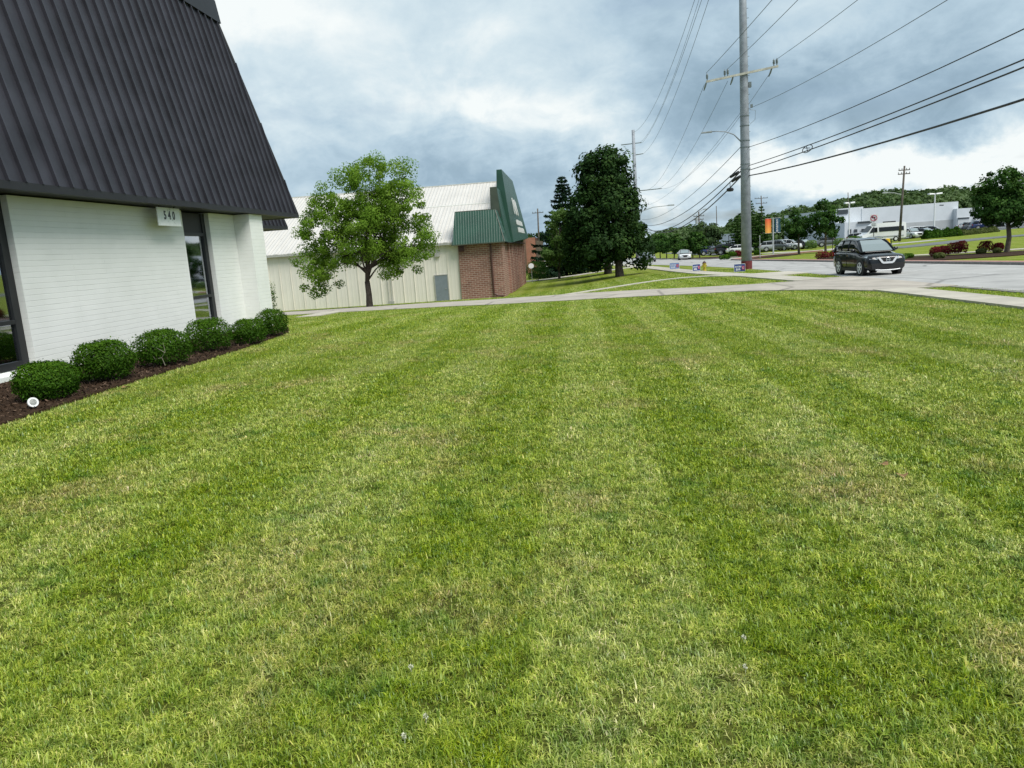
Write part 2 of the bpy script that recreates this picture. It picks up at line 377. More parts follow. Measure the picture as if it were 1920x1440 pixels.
drape('sidewalk', strip(WALK1, 1.15), M['walk'], .06)
WALK2 = smoothline([(10.3, 34.6), (10.1, 38), (9.8, 44), (9.3, 49), (8.7, 57), (8.25, 70), (7.4, 94), (5.4, 125), (2.0, 160)])
drape('sidewalk', strip(WALK2, 1.5), M['walk'], .06)
drape('crossing_slab', [(10.4, 41.5), (12.5, 42.5), (12.5, 46.5), (10.1, 46.5)], M['walk'], .05)
PATH = smoothline([(9.3, 45.0), (8.2, 47.2), (6.5, 48.4), (4.6, 48.2), (2.2, 45.6), (.3, 42.6), (-.8, 40.6)])
drape('path', strip(PATH, .95), M['walk'], .05)
drape('path', strip(smoothline([(-6.0, 88.5), (-3, 89.5), (1, 90.0), (5, 91.0), (7.4, 92)]), 3.0), M['walk'], .05)
drape('path', strip(smoothline([(-12.4, 34.0), (-12.9, 38.3), (-13.6, 41)]), 1.1), M['walk'], .06)
# ------------------------------------------------------------ far side: kerb, brick strip, beds, paths
def kerb(line, name='kerb', mat=None, w=.16, h=.13, dx=0.):
    b = MB(); P = [Vector((p[0]+dx, p[1])) for p in line]; rows = []
    for i, p in enumerate(P):
        d = (P[min(i+1, len(P)-1)]-P[max(i-1, 0)]).normalized(); n = Vector((d.y, -d.x)); z = gz(p.x, p.y)
        q = p+n*w
        rows.append([(p.x, p.y, z-.1), (p.x, p.y, z+h), (q.x, q.y, z+h), (q.x, q.y, z-.1)])
    for i in range(len(rows)-1):
        b.hexa([rows[i][0], rows[i][3], rows[i+1][3], rows[i+1][0]], [rows[i][1], rows[i][2], rows[i+1][2], rows[i+1][1]])
    o = b.build(name, mat or M['kerb']); o['kind'] = 'structure'; return o
def dense(line, s=2.0):
    out = []
    for a, b in zip(line[:-1], line[1:]):
        a = Vector(a); b = Vector(b); n = max(1, int((b-a).length/s)); out += [tuple(a.lerp(b, k/n)) for k in range(n)]
    return out+[tuple(line[-1])]
FK = smoothline([(19.9, -25), (19.9, 10), (19.9, 36), (19.3, 60), (18.4, 80), (18.1, 90), (18.9, 94.5), (21.5, 96.6), (30, 97.6)], 6)
kerb(dense(FK), 'kerb', M['kerb'], .16, .14)
kerb(dense(FK), 'brick_edge', M['kerbred'], .62, .15, .17)
kerb(dense(smoothline([(22, 106.2), (18.2, 107.8), (16.6, 125), (13.7, 160), (7.2, 215)], 6)), 'kerb', M['kerb'], .3, .14)
kerb(dense([(11.8, 25.0), (11.8, -25)]), 'kerb', M['kerb'], .15, .035)
pts = [gnd(*p) for p in ((1420, 473), (1480, 473), (1540, 469), (1600, 463), (1640, 470), (1700, 479), (1760, 473), (1830, 468), (1930, 463))]
LWALK = smoothline([gnd(1436, 475), gnd(1490, 473), gnd(1545, 469), gnd(1600, 462.5)])
drape('path', strip(LWALK, 2.2), M['walk'], .06)
drape('path', strip(smoothline([(60, 56.5), (40, 57.0), (30, 58.2), (24.5, 61.5), (20.4, 64)]), 1.7), M['walk'], .06)
drape('lot_drive', strip(smoothline([gnd(1660, 467), gnd(1740, 459), gnd(1830, 449), gnd(1930, 441)]), 5.0), M['asphalt'], .06)
def px_poly(pp): return [gnd(*p) for p in pp]
drape('parking_lot', [(24, 128), (60, 128), (95, 118), (190, 118), (190, 215), (24, 215)], M['asphalt'], .05, step=3.0)
drape('mulch_bed', smoothline([(21.6, 49), (20.9, 55), (21.6, 60), (24, 59.5), (27.2, 55.4), (34, 54.0), (40, 53.0), (40, 50), (30, 49.0), (25.5, 47.6), (21.6, 49)], 4)[:-1], M['mulch'], .05)
drape('mulch_bed', smoothline([(20.6, 66), (21.6, 62.6), (24.5, 66), (24.8, 72), (22, 72), (20.6, 66)], 4)[:-1], M['mulch'], .05)
drape('mulch_bed', smoothline([(19.3, 92), (22, 89), (26, 91.5), (26, 95), (21.5, 95.4), (19.3, 92)], 4)[:-1], M['mulch'], .05)
drape('mulch_bed', smoothline([(15.8, 128), (18, 112), (22, 108.5), (26, 110), (21, 122), (18, 132), (15.8, 128)], 4)[:-1], M['mulch'], .08)
BED = [(-9.45, 3), (-6.62, 3), (-6.70, 8), (-6.84, 10.5), (-6.86, 13.4), (-7.0, 16), (-7.32, 18.6), (-8.1, 20.6), (-9.45, 21.0)]
drape('mulch_bed', BED, M['mulch'], .035)
# lane marks
mk = MB()
for y in np.arange(24, 96, 6.5):
    a = [(15.75, y), (15.88, y), (15.83, y+2.4), (15.70, y+2.4)]; mk.add([(p[0]-max(0, (p[1]-60))*.012, p[1], gz(*p)+.026) for p in a], [(0, 1, 2, 3)])
o = mk.build('lane_dashes', M['paint_white']); o['kind'] = 'structure'
# ------------------------------------------------------------ lawn blades: individual blades, thinning with distance
def inside(px, py, poly):
    r = np.zeros(len(px), bool); n = len(poly); j = n-1
    for i in range(n):
        xi, yi = poly[i][:2]; xj, yj = poly[j][:2]
        c = ((yi > py) != (yj > py)) & (px < (xj-xi)*(py-yi)/((yj-yi) or 1e-9)+xi); r ^= c; j = i
    return r
PAVED = [road_poly, DRIVE, strip(WALK1, 1.16), strip(WALK2, 1.5), strip(PATH, .95), BED, [(10.4, 41.5), (12.5, 42.5), (12.5, 46.5), (10.1, 46.5)], [(-30, 4), (-9.4, 4), (-9.4, 24), (-30, 24)], strip(smoothline([(-12.4, 34.0), (-12.9, 38.3), (-13.6, 41)]), 1.1),
         [(-60, 59.5), (-5.7, 59.5), (-5.7, 84), (-60, 84)], strip(smoothline([(-6.0, 88.5), (-3, 89.5), (1, 90.0), (5, 91.0), (7.4, 92)]), 3.0)]
_vg = rng.uniform(0, 1, (257, 257))
def vnoise(x, y, s, o=0.):
    X = (np.asarray(x)*s+o) % 255; Y = (np.asarray(y)*s+o*1.7) % 255; i = X.astype(int); j = Y.astype(int); a = X-i; b = Y-j; a = a*a*(3-2*a); b = b*b*(3-2*b)
    return (_vg[i, j]*(1-a)+_vg[i+1, j]*a)*(1-b)+(_vg[i, j+1]*(1-a)+_vg[i+1, j+1]*a)*b
def blades():
    D0 = 38000.; r0 = 3.0; p = 1.72; th0, th1 = YAW-R_(66), YAW+R_(52)
    def sample(n, r):
        th = rng.uniform(th0, th1, n); return -np.sin(th)*r, np.cos(th)*r
    n1 = int(D0*(th1-th0)*.5*(r0**2-.8**2)); rr1 = np.sqrt(rng.uniform(.8**2, r0**2, n1))
    rmax = 62.; n2 = int(D0*(th1-th0)*r0**p*(rmax**(2-p)-r0**(2-p))/(2-p)); u = rng.uniform(0, 1, n2)
    rr2 = (r0**(2-p)+u*(rmax**(2-p)-r0**(2-p)))**(1/(2-p))
    r = np.concatenate([rr1, rr2]); x, y = sample(len(r), r)
    k = rng.integers(0, len(r), len(r)//3); sp = .022*np.maximum(1, r[k]*.22)      # tufts: a third of the blades crowd round others
    x = np.concatenate([x, x[k]+rng.normal(0, 1, len(k))*sp]); y = np.concatenate([y, y[k]+rng.normal(0, 1, len(k))*sp]); r = np.concatenate([r, r[k]])
    ok = (x < 19.0)
    gap = .6*vnoise(x, y, 16., 3.)+.4*vnoise(x, y, 37., 9.); ok &= rng.uniform(0, 1, len(x)) < np.clip((gap-.22)*3.2, .10, 1.)   # small bare gaps between tufts
    jx, jy = x+rng.normal(0, .045, len(x)), y+rng.normal(0, .06, len(x))
    for P in PAVED: ok &= ~inside(jx, jy, P)
    # ragged edge where the turf meets the bed
    x, y, r = x[ok], y[ok], r[ok]; n = len(x)
    z = g(x, y)
    dist = np.maximum(r, 2.)
    w = .0017*(1+dist*.36)*rng.uniform(.6, 1.5, n); h = (rng.gamma(4.0, .0036, n)*(.55+.95*vnoise(x, y, 7.5, 20.))+.007)*(1+dist*.03); h = np.minimum(h, .060)
    broad = rng.uniform(0, 1, n) < .05; w[broad] *= 1.9; h[broad] *= 1.15
    flat = rng.uniform(0, 1, n) < .36
    lean = rng.normal(0, .9, n); lean[flat] = rng.uniform(1.0, 1.45, flat.sum())*np.sign(rng.normal(size=flat.sum())); h[flat] *= 1.35
    az = rng.uniform(0, 2*math.pi, n); ca, sa = np.cos(az), np.sin(az)       # blade faces az, leans along az
    az2 = az+rng.normal(0, .4, n)
    l1 = lean*.6; mx = np.sin(l1)*h*.55; mz = np.cos(l1)*h*.55; tx = mx+np.sin(lean*1.35)*h*.5; tz = mz+np.cos(lean*1.35)*h*.5
    px_, py_ = -sa, ca
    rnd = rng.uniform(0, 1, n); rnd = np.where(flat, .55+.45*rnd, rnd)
    def vert(f, up, side): 
        return np.stack([x+ca*f+px_*side, y+sa*f+py_*side, z+up], 1)
    z = z+.0
    zero = np.zeros(n)
    V = np.stack([vert(zero, zero-.004, -w*.5), vert(zero, zero-.004, w*.5), vert(mx, mz, w*.42), vert(mx, mz, -w*.42), vert(tx, np.maximum(tz, .004), zero)], 1)
    near = r < 11.
    Vn = V[near].reshape(-1, 3); nn = near.sum(); b = np.arange(nn)*5
    tri = np.concatenate([np.stack([b, b+1, b+2], 1), np.stack([b, b+2, b+3], 1), np.stack([b+3, b+2, b+4], 1)])
    Vf = V[~near][:, [0, 1, 4]].reshape(-1, 3); nf = (~near).sum(); b2 = np.arange(nf)*3+len(Vn)
    tri = np.concatenate([tri, np.stack([b2, b2+1, b2+2], 1)])
    at_ = np.concatenate([np.repeat(rnd[near], 5), np.repeat(rnd[~near], 3)])
    o = np_mesh('lawn_grass', np.concatenate([Vn, Vf]), tri, M['blade'], attr=at_, k=3)
    tag(o, kind='stuff', label='mown green lawn with pale mowing bands and dry patches', cat='grass')
    print('blades', n)
if GRASS: blades()
# ------------------------------------------------------------ more materials
def m_whitebrick():
    m = NT('white_painted_brick'); p = m.pos('Object'); s = m.t.nodes.new('ShaderNodeSeparateXYZ'); m.link(p, s.inputs[0])
    c = m.t.nodes.new('ShaderNodeCombineXYZ'); m.link(m.math('ADD', s.outputs[0], s.outputs[1]), c.inputs[0]); m.link(s.outputs[2], c.inputs[1])
    wob = m.n('VectorMath', _operation='ADD'); m.link(c.outputs[0], wob.inputs[0])
    nn = m.noise(c.outputs[0], 2.2, 3); sc = m.math('MULTIPLY', m.math('SUBTRACT', nn, .5), .012); cc = m.t.nodes.new('ShaderNodeCombineXYZ'); m.link(sc, cc.inputs[1]); m.link(cc.outputs[0], wob.inputs[1])
    b = m.n('TexBrick'); m.link(wob.outputs[0], b.inputs['Vector']); b.inputs['Scale'].default_value = 1; b.inputs['Brick Width'].default_value = 2.7; b.inputs['Row Height'].default_value = .10; b.offset = .37
    b.inputs['Mortar Size'].default_value = .006; b.inputs['Mortar Smooth'].default_value = .4
    n = m.noise(p, 1.1, 6, .6); base = m.ramp(n, [(.3, (.72, .735, .70)), (.7, (.80, .81, .78))])
    gap = m.noise(m.map(c.outputs[0], (.8, 9, 1)), 1.5, 4, .7)
    ln = m.math('MULTIPLY', b.outputs['Fac'], m.ramp(gap, [(.48, .02), (.70, .50)]))
    m.pr(m.mix(ln, base, (.38, .40, .38)), .55, spec=.4)
    h = m.math('SUBTRACT', m.math('MULTIPLY', m.noise(p, 24, 3), .25), b.outputs['Fac']); m.bump(h, .55, .008); return m.m
def m_redbrick(name, a, bcol, mort, w=.24, h=.085):
    m = NT(name); p = m.pos('Object'); s = m.t.nodes.new('ShaderNodeSeparateXYZ'); m.link(p, s.inputs[0])
    c = m.t.nodes.new('ShaderNodeCombineXYZ'); m.link(m.math('ADD', s.outputs[0], s.outputs[1]), c.inputs[0]); m.link(s.outputs[2], c.inputs[1])
    b = m.n('TexBrick'); m.link(c.outputs[0], b.inputs['Vector']); b.inputs['Scale'].default_value = 1; b.inputs['Brick Width'].default_value = w; b.inputs['Row Height'].default_value = h
    b.inputs['Mortar Size'].default_value = .018; b.inputs['Color1'].default_value = a+(1,); b.inputs['Color2'].default_value = bcol+(1,); b.inputs['Mortar'].default_value = mort+(1,)
    n = m.noise(p, .8, 6, .65); m.pr(m.mix(1., b.outputs['Color'], m.ramp(n, [(.3, .72), (.7, 1.12)]), 'MULTIPLY'), .85, spec=.2); m.bump(m.math('MULTIPLY', b.outputs['Fac'], -1), .4, .01); return m.m
def m_rib(name, col, axis, period, rough=.5, metal=0., var=.12, streak=.12, strength=.6):
    """ribbed sheet metal: pressed ribs across 'axis', light weathering running down it"""
    m = NT(name); p = m.pos('Object'); s = m.t.nodes.new('ShaderNodeSeparateXYZ'); m.link(p, s.inputs[0]); a = s.outputs[axis]
    ph = m.math('SINE', m.math('MULTIPLY', a, 2*math.pi/period)); h = m.math('POWER', m.math('MULTIPLY_ADD', ph, .5, .5), 4)
    n = m.noise(p, .7, 6, .6); st = m.noise(m.map(p, (3, 3, .25) if axis != 2 else (1, 1, 1)), 1.3, 5, .6)
    c = m.ramp(n, [(.3, tuple(v*(1-var) for v in col)), (.7, tuple(min(1, v*(1+var)) for v in col))])
    c = m.mix(m.ramp(st, [(.5, 0), (.8, streak*3)]), c, tuple(v*.55 for v in col)); m.pr(c, rough, metal); m.bump(h, strength, .04); return m.m
def m_pane(name='window_glass', tint=(.03, .04, .045), refl=.55):
    m = NT(name); f = m.n('Fresnel'); f.inputs[0].default_value = 1.6
    gl = m.n('BsdfGlossy'); gl.inputs['Roughness'].default_value = .03; gl.inputs[0].default_value = (.9, .95, 1, 1)
    tr = m.n('BsdfTransparent'); tr.inputs[0].default_value = (.62, .68, .68, 1)
    x = m.n('MixShader'); m.link(m.math('MULTIPLY_ADD', f.outputs[0], 1.3, .32, True), x.inputs[0]); m.link(tr.outputs[0], x.inputs[1]); m.link(gl.outputs[0], x.inputs[2]); m.link(x.outputs[0], m.out.inputs[0]); return m.m
M['wbrick'] = m_whitebrick()
M['glass'] = m_pane()
M['black'] = plain('black_metal', (.014, .015, .016), .45, var=.2)
M['roofmetal'] = plain('dark_roof_metal', (.030, .030, .039), .50, var=.25, scale=1.2, bump=.05, bscale=2.2, spec=.4)
M['fascia'] = plain('fascia_metal', (.012, .012, .015), .55, var=.2, scale=1.5)
M['soffit'] = plain('soffit', (.020, .021, .022), .7, var=.15)
M['curtain'] = plain('curtain', (.30, .32, .31), .9, var=.15, scale=3)
M['dark'] = plain('dark_room', (.02, .022, .024), .9, var=.1)
M['brick'] = m_redbrick('red_brown_brick', (.31, .155, .118), (.22, .105, .080), (.44, .35, .29), .42, .15)
M['brick2'] = m_redbrick('orange_brick', (.38, .12, .065), (.30, .09, .05), (.34, .22, .17))
M['brownwood'] = plain('brown_panel', (.115, .062, .045), .8, var=.3, scale=3)
M['creamwall'] = m_rib('cream_metal_siding', (.76, .72, .65), 0, .30, .55, var=.04, streak=.02, strength=.22)
M['creamroof'] = m_rib('cream_metal_roof', (.56, .535, .495), 0, .30, .5, var=.06, streak=.05, strength=.8)
M['cream'] = plain('cream_trim', (.58, .58, .53), .6, var=.1)
M['green'] = m_rib('green_metal', (.018, .068, .045), 0, .20, .42, var=.22, streak=.12, strength=.5)
M['green_y'] = m_rib('green_metal_front', (.018, .068, .045), 1, .20, .42, var=.22, streak=.12, strength=.5)
M['greenbrown'] = plain('green_brown_metal', (.060, .075, .052), .5, var=.2, scale=1)
M['whitepaint'] = plain('white_paint', (.72, .73, .72), .5, var=.05)
M['greydoor'] = plain('grey_door_paint', (.20, .235, .27), .5, var=.06)
M['gutter'] = plain('gutter_metal', (.40, .40, .37), .45, var=.15)
M['downspout'] = plain('brown_downspout', (.075, .030, .024), .5, var=.15)
# ------------------------------------------------------------ office building
XW = -9.6
office = empty('office_building', (XW, 12, -.1), 0, 'white painted brick office with tall black metal mansard roof, at left', 'building')
INV = Matrix.Translation((-XW, -12, .1))
def ob(mb, name, mat, parent=office, **k):
    o = mb.build(name, mat, parent, **k)
    if parent is office: o.matrix_parent_inverse = INV
    return o
ZB, ZS = -.35, 3.12
w = MB(); w.box((XW-.35, 12.55, ZB), (XW, 18.4, ZS)); w.box((XW-.35, 19.8, ZB), (XW, 21.3, ZS)); w.box((XW-.35, 21.3, ZB), (XW+.46, 22.2, ZS))
w.box((XW-.35, 18.4, ZB), (XW, 19.8, .10)); w.box((XW-.35, 2, ZB), (XW, 12.55, .02)); w.box((XW-.35, 2, ZB), (XW, 8.2, ZS)); w.box((-16, 21.9, ZB), (XW-.35, 22.2, ZS))
wall = ob(w, 'wall', M['wbrick'])
pl = MB(); pl.box((XW-.1, 8.2, ZB), (XW+.10, 12.6, -.06)); ob(pl, 'plinth', M['wbrick'])
def office_window(y0, y1):
    xg = XW-.17; fr = MB(); t = .13
    for a, b in (((y0, .16), (y0+t, 3.1)), ((y1-t*1.3, .16), (y1, 3.1)), ((y0+t, .16), (y1-t*1.3, .16+t)), ((y0+t, .93), (y1-t*1.3, 1.0)), ((y0+t, 2.52), (y1-t*1.3, 2.6))):
        fr.box((xg-.04, a[0], a[1]), (xg+.05, b[0], b[1]))
    f = ob(fr, 'window', M['black'], bevel=.004)
    hp = MB(); hp.box((xg-.02, y0+t, 2.6), (xg+.02, y1-t*1.3, 3.1)); hp.build('header_panel', M['fascia'], f)
    pn = MB(); pn.box((xg-.005, y0+t, .29), (xg, y1-t*1.3, .93)); pn.box((xg-.005, y0+t, 1.0), (xg, y1-t*1.3, 2.52)); pn.build('pane', M['glass'], f)
    si = MB(); si.hexa([(xg, y0-.0, -.02), (XW+.06, y0, -.02), (XW+.06, y1, -.02), (xg, y1, -.02)], [(xg, y0, .16), (XW+.06, y0, .10), (XW+.06, y1, .10), (xg, y1, .16)]); si.build('sill', M['wbrick'], f)
    for seg in ((y0+.1, y0+(y1-y0)*.30), (y0+(y1-y0)*.62, y1-.1)):
        cu = MB(); k = int((seg[1]-seg[0])/.04); pts = [(xg-.22+.03*math.sin(i*1.3)+random.uniform(-.006, .006), seg[0]+(seg[1]-seg[0])*i/k) for i in range(k+1)]
        for (xa, ya), (xb, yb) in zip(pts[:-1], pts[1:]): cu.add([(xa, ya, .15), (xb, yb, .15), (xb, yb, 2.55), (xa, ya, 2.55)], [(0, 1, 2, 3)])
        cu.build('curtain', M['curtain'], f)
    return f
for a in ((8.2, 12.55), (18.4, 19.8)): office_window(*a)
room = MB(); room.box((-14, 8.2, ZB), (-13.9, 21.9, ZS)); room.box((-14, 8.2, -.2), (XW-.4, 21.8, -.12)); ob(room, 'interior', M['dark'])
def mansard(xe, y0, y1, name='roof', h=5.75, back=1.32, ze=3.25, xback=-24, rib=.40, cap=.58):
    """steep standing-seam skirt roof whose north end is hipped"""
    rf = MB(); xt = xe-back; zt = ze+h; yt = y1-back
    rf.hexa([(xback, y0, ze), (xe, y0, ze), (xe, y1, ze), (xback, y1, ze)], [(xback, y0, zt), (xt, y0, zt), (xt, yt, zt), (xback, yt, zt)])
    o = ob(rf, name, M['roofmetal'])
    rb = MB(); L = math.hypot(back, h); sx, sz = -back/L, h/L; nx, nz = h/L, back/L
    def seam(p0, p1, nrm, side):   # a folded seam: a low trapezoid running up the panel
        p0, p1, nrm, side = map(Vector, (p0, p1, nrm, side)); a, b = .019, .017
        rb.hexa([p0-side*a, p0+side*a, p0+side*b+nrm*.066, p0-side*b+nrm*.066], [p1-side*a, p1+side*a, p1+side*b+nrm*.066, p1-side*b+nrm*.066])
    y = y1-.25
    while y > y0:
        t = 1.0 if y < yt else (y1-y)/back
        seam((xe, y, ze), (xe-back*t, y, ze+h*t), (nx, 0, nz), (0, 1, 0)); y -= rib
    x = xe-.3
    while x > xback:
        t = 1.0 if x < xt else (xe-x)/back
        seam((x, y1, ze), (x, y1-back*t, ze+h*t), (0, nx, nz), (1, 0, 0)); x -= rib
    rb.build('seam', M['roofmetal'], o)
    tr = MB(); tr.tube([(xe+.0, y1, ze), (xt, yt, zt)], .05, 6)
    tr.build('hip_trim', M['fascia'], o)
    fa = MB(); fa.box((xe-.10, y0, ze-.12), (xe+.035, y1+.035, ze+.012)); fa.box((xback, y1-.10, ze-.12), (xe-.1, y1+.035, ze+.012)); fa.build('fascia', M['fascia'], o)
    cp = MB(); cp.hexa([(xback, y0, zt-.06), (xt+.09, y0, zt-.06), (xt+.09, yt+.09, zt-.06), (xback, yt+.09, zt-.06)], [(xback, y0, zt+cap), (xt+.02, y0, zt+cap), (xt+.02, yt+.02, zt+cap), (xback, yt+.02, zt+cap)]); cp.build('cap', M['fascia'], o)
    sf = MB(); sf.box((xe-1.6, y0, ze-.10), (xe-.1, y1-.1, ze-.07)); sf.box((xback, y1-3.1, ze-.105), (xe-1.6, y1-.1, ze-.07)); sf.build('soffit', M['soffit'], o)
    return o
mansard(-9.05, -1.0, 24.95)
mansard(-12.05, 24.2, 31.8, 'rear_roof', h=5.0, back=1.2, ze=3.22)
rw = MB(); rw.box((-24, 22.25, ZB-.8), (-12.75, 30.0, ZS-.02)); ob(rw, 'rear_wing', M['wbrick'])
# the number sign hangs in front of the soffit
sg = empty('address_sign', (-9.3, 17.24, 2.905), 0, 'worn white board with house number 540 under the black eave', 'sign')
bd = MB(); bd.box((-.012, -.50, -.21), (.012, .50, .20)); bd = bd.build('board', NT('worn_white_sheet').m, sg, bevel=.003)
def worn(m):
    p = m.pos('Object'); n = m.noise(p, 9, 7, .7); col = m.ramp(n, [(.33, (.34, .36, .34)), (.42, (.74, .77, .75)), (.8, (.80, .82, .81))]); m.pr(col, .5)
    return m.m
bd.data.materials[0] = worn(NT('worn_sheet'))
def text(body, size, loc, rot, mat, parent, name='lettering', ext=.004, align='CENTER', sx=1., bold=0.):
    c = bpy.data.curves.new(name, 'FONT'); c.body = body; c.size = size; c.extrude = ext; c.align_x = align; c.align_y = 'CENTER'; c.offset = bold; c.resolution_u = 3
    c.materials.append(mat); o = bpy.data.objects.new(name, c); C.objects.link(o); o.location = loc; o.rotation_euler = rot; o.scale = (sx, 1, 1)
    me = bpy.data.meshes.new_from_object(o); me.materials.clear(); me.materials.append(mat); m2 = bpy.data.objects.new(name, me); C.objects.link(m2); m2.location = loc; m2.rotation_euler = rot; m2.scale = (sx, 1, 1)
    bpy.data.objects.remove(o); m2.name = name; bpy.data.curves.remove(c)
    if parent is not None: m2.parent = parent
    return m2
for i, ch in enumerate('540'):
    text(ch, .26, (.016, -.19+.19*i, .02), (R_(90), 0, R_(90)), M['black'], sg, 'digit', .003, sx=.82, bold=.006)
for yb_ in (-.35, .31):
    br_ = MB(); br_.box((-.03, yb_, .18), (-.014, yb_+.04, .32)); br_.build('bracket', M['black'], sg)
# ------------------------------------------------------------ warehouse with green parapet
wh = empty('warehouse_building', (-8, 60, -2), 0, 'long cream metal warehouse with green metal parapet front on red brick, beyond the driveway', 'building')
INVW = Matrix.Translation((8, -60, 2))
def wb(mb, name, mat, parent=wh, **k):
    o = mb.build(name, mat, parent, **k)
    if parent is wh: o.matrix_parent_inverse = INVW
    return o
a = MB(); a.box((-60, 60, -2.5), (-9.1, 60.3, 2.50)); a.box((-60, 83.7, -2.5), (-6.5, 84, 2.5)); wb(a, 'wall', M['creamwall'])
rib = MB(); x = -59.5
while x < -9.3: rib.box((x, 59.955, -2.5), (x+.05, 60.0, 2.40)); x += .915
wb(rib, 'wall_rib', M['creamwall'])
zr = 7.92; rf = MB(); e0, e1 = 59.75, 84.2
for (ya, yb) in ((e0, 72), (e1, 72)):
    rf.hexa([(-60, ya, 2.46), (-6.55, ya, 2.46), (-6.55, yb, zr-.06), (-60, yb, zr-.06)], [(-60, ya, 2.54), (-6.55, ya, 2.54), (-6.55, yb, zr), (-60, yb, zr)])
roof = wb(rf, 'roof', M['creamroof'])
rr = MB(); x = -59.8; sl = (zr-2.54)/(72-e0)
while x < -6.7:
    rr.hexa([(x, e0, 2.54), (x+.07, e0, 2.54), (x+.07, 72, zr), (x, 72, zr)], [(x+.02, e0, 2.575), (x+.05, e0, 2.575), (x+.05, 72, zr+.035), (x+.02, 72, zr+.035)]); x += .61
rr.build('roof_rib', M['creamroof'], roof)
sm = MB(); ys = 67.0; zz = 2.54+sl*(ys-e0); sm.hexa([(-60, ys, zz), (-6.6, ys, zz), (-6.6, ys+.12, zz+.05), (-60, ys+.12, zz+.05)], [(-60, ys, zz+.05), (-6.6, ys, zz+.05), (-6.6, ys+.12, zz+.10), (-60, ys+.12, zz+.10)]); sm.box((-60, 71.85, zr-.05), (-6.6, 72.15, zr+.05)); sm.build('ridge_cap', M['cream'], roof)
gu = MB(); gu.box((-60, 59.60, 2.34), (-9.45, 59.75, 2.50)); gu = wb(gu, 'gutter', M['gutter'])
for x in np.arange(-24, -9.6, 1.15):
    kk = MB(); kk.box((x, 59.60, 2.502), (x+.30, 59.72, 2.555)); kk.build('snow_guard', M['gutter'], gu)
dr = MB(); dr.box((-11.16, 59.93, -2.06), (-10.16, 59.99, .02)); dr = wb(dr, 'door', M['greydoor'])
fr = MB()
for q in (((-11.22, 59.91, -2.06), (-11.16, 60, .08)), ((-10.16, 59.91, -2.06), (-10.10, 60, .08)), ((-11.16, 59.91, .02), (-10.16, 60, .08))): fr.box(*q)
fr.build('door_frame', M['gutter'], dr)
hd = MB(); hd.tube([(-10.28, 59.93, -1.02), (-10.28, 59.86, -1.02), (-10.40, 59.86, -1.02)], .018, 6); hd.build('handle', M['gutter'], dr)
wl = MB(); wl.box((-11.0, 59.80, 1.50), (-10.62, 59.98, 1.75)); wl.box((-11.35, 59.9, 1.60), (-11.0, 59.96, 1.66)); wb(wl, 'wall_light', M['gutter'])
mt = MB(); mt.tube([(-15.0, 59.90, -2.1), (-15.0, 59.90, .2)], .03, 6); mt.tube([(-14.75, 59.90, -2.1), (-14.72, 59.90, 2.2)], .03, 6); mt.box((-15.05, 59.78, -2.0), (-14.6, 59.98, -1.75)); wb(mt, 'conduit', M['gutter'])
bk = MB(); bk.box((-9.1, 59.80, -2.5), (-6.05, 60.2, 2.45)); bk.box((-6.05, 59.80, -2.5), (-5.62, 62.2, 2.45)); bk.box((-6.05, 62.2, -2.5), (-5.74, 66.0, 2.45)); bk.box((-5.74, 65.6, -2.5), (-5.56, 66.2, 2.45)); wb(bk, 'brick_wall', M['brick'])
dk = MB(); dk.box((-6.05, 66.2, -2.5), (-5.80, 84, 2.45)); wb(dk, 'front_wall', M['brownwood'])
for y in (67.6, 69.4, 71.4, 73.6, 76, 78.4, 81, 83.6):
    q = MB(); q.box((-5.80, y, -2.5), (-5.48, y+.45, 2.40)); wb(q, 'pier', M['brick'])
ds = MB(); ds.tube([(-6.75, 59.72, 2.3), (-6.52, 59.70, 2.15), (-6.50, 59.70, -1.65), (-6.2, 59.66, -1.86), (-5.75, 59.6, -1.9)], .07, 8); wb(ds, 'downspout', M['downspout'])
v = MB(); v.box((-9.02, 59.55, 1.75), (-8.62, 59.8, 2.15)); v.box((-8.95, 59.45, 1.85), (-8.72, 59.56, 2.05)); wb(v, 'wall_fan', M['downspout'])
# skirt over the brick return
gm = MB(); gm.hexa([(-9.45, 59.25, 2.30), (-5.35, 59.25, 2.30), (-5.35, 62.5, 2.30), (-9.45, 62.5, 2.30)], [(-9.2, 60.15, 4.80), (-6.02, 60.15, 4.80), (-6.02, 62.5, 4.80), (-9.2, 62.5, 4.80)])
skirt = wb(gm, 'green_skirt', M['green'])
gt = MB(); gt.box((-9.2, 60.15, 4.80), (-6.0, 60.25, 4.86)); gt.box((-9.5, 59.20, 2.24), (-5.33, 59.28, 2.32)); gt.tube([(-5.35, 59.25, 2.30), (-6.02, 60.15, 4.80)], .04, 5); gt.build('trim', M['greenbrown'], skirt)
gB = MB(); gB.hexa([(-6.6, 62.5, 2.28), (-5.42, 62.5, 2.28), (-5.36, 66.0, 2.28), (-6.6, 66.0, 2.28)], [(-6.50, 62.5, 6.66), (-6.02, 62.5, 6.66), (-6.02, 66, 6.66), (-6.50, 66, 6.66)]); gb = wb(gB, 'middle_parapet', M['green_y'])
e = MB(); e.prism([(-6.62, 62.47, 4.3), (-5.80, 62.47, 4.3), (-5.98, 62.47, 6.70), (-6.54, 62.47, 6.70)], (0, .02, 0)); e.build('end_panel', M['greenbrown'], gb)
gC = MB()
gC.add([(-6.6, 66, 2.28), (-5.20, 66, 2.28), (-5.80, 66, 8.38), (-6.24, 66, 8.38), (-6.6, 83.3, 2.28), (-4.92, 83.3, 2.75), (-6.22, 83.3, 8.86), (-6.65, 83.3, 8.86)], [(0, 1, 2, 3), (4, 7, 6, 5), (1, 5, 6, 2), (3, 2, 6, 7), (0, 3, 7, 4), (0, 4, 5, 1)])
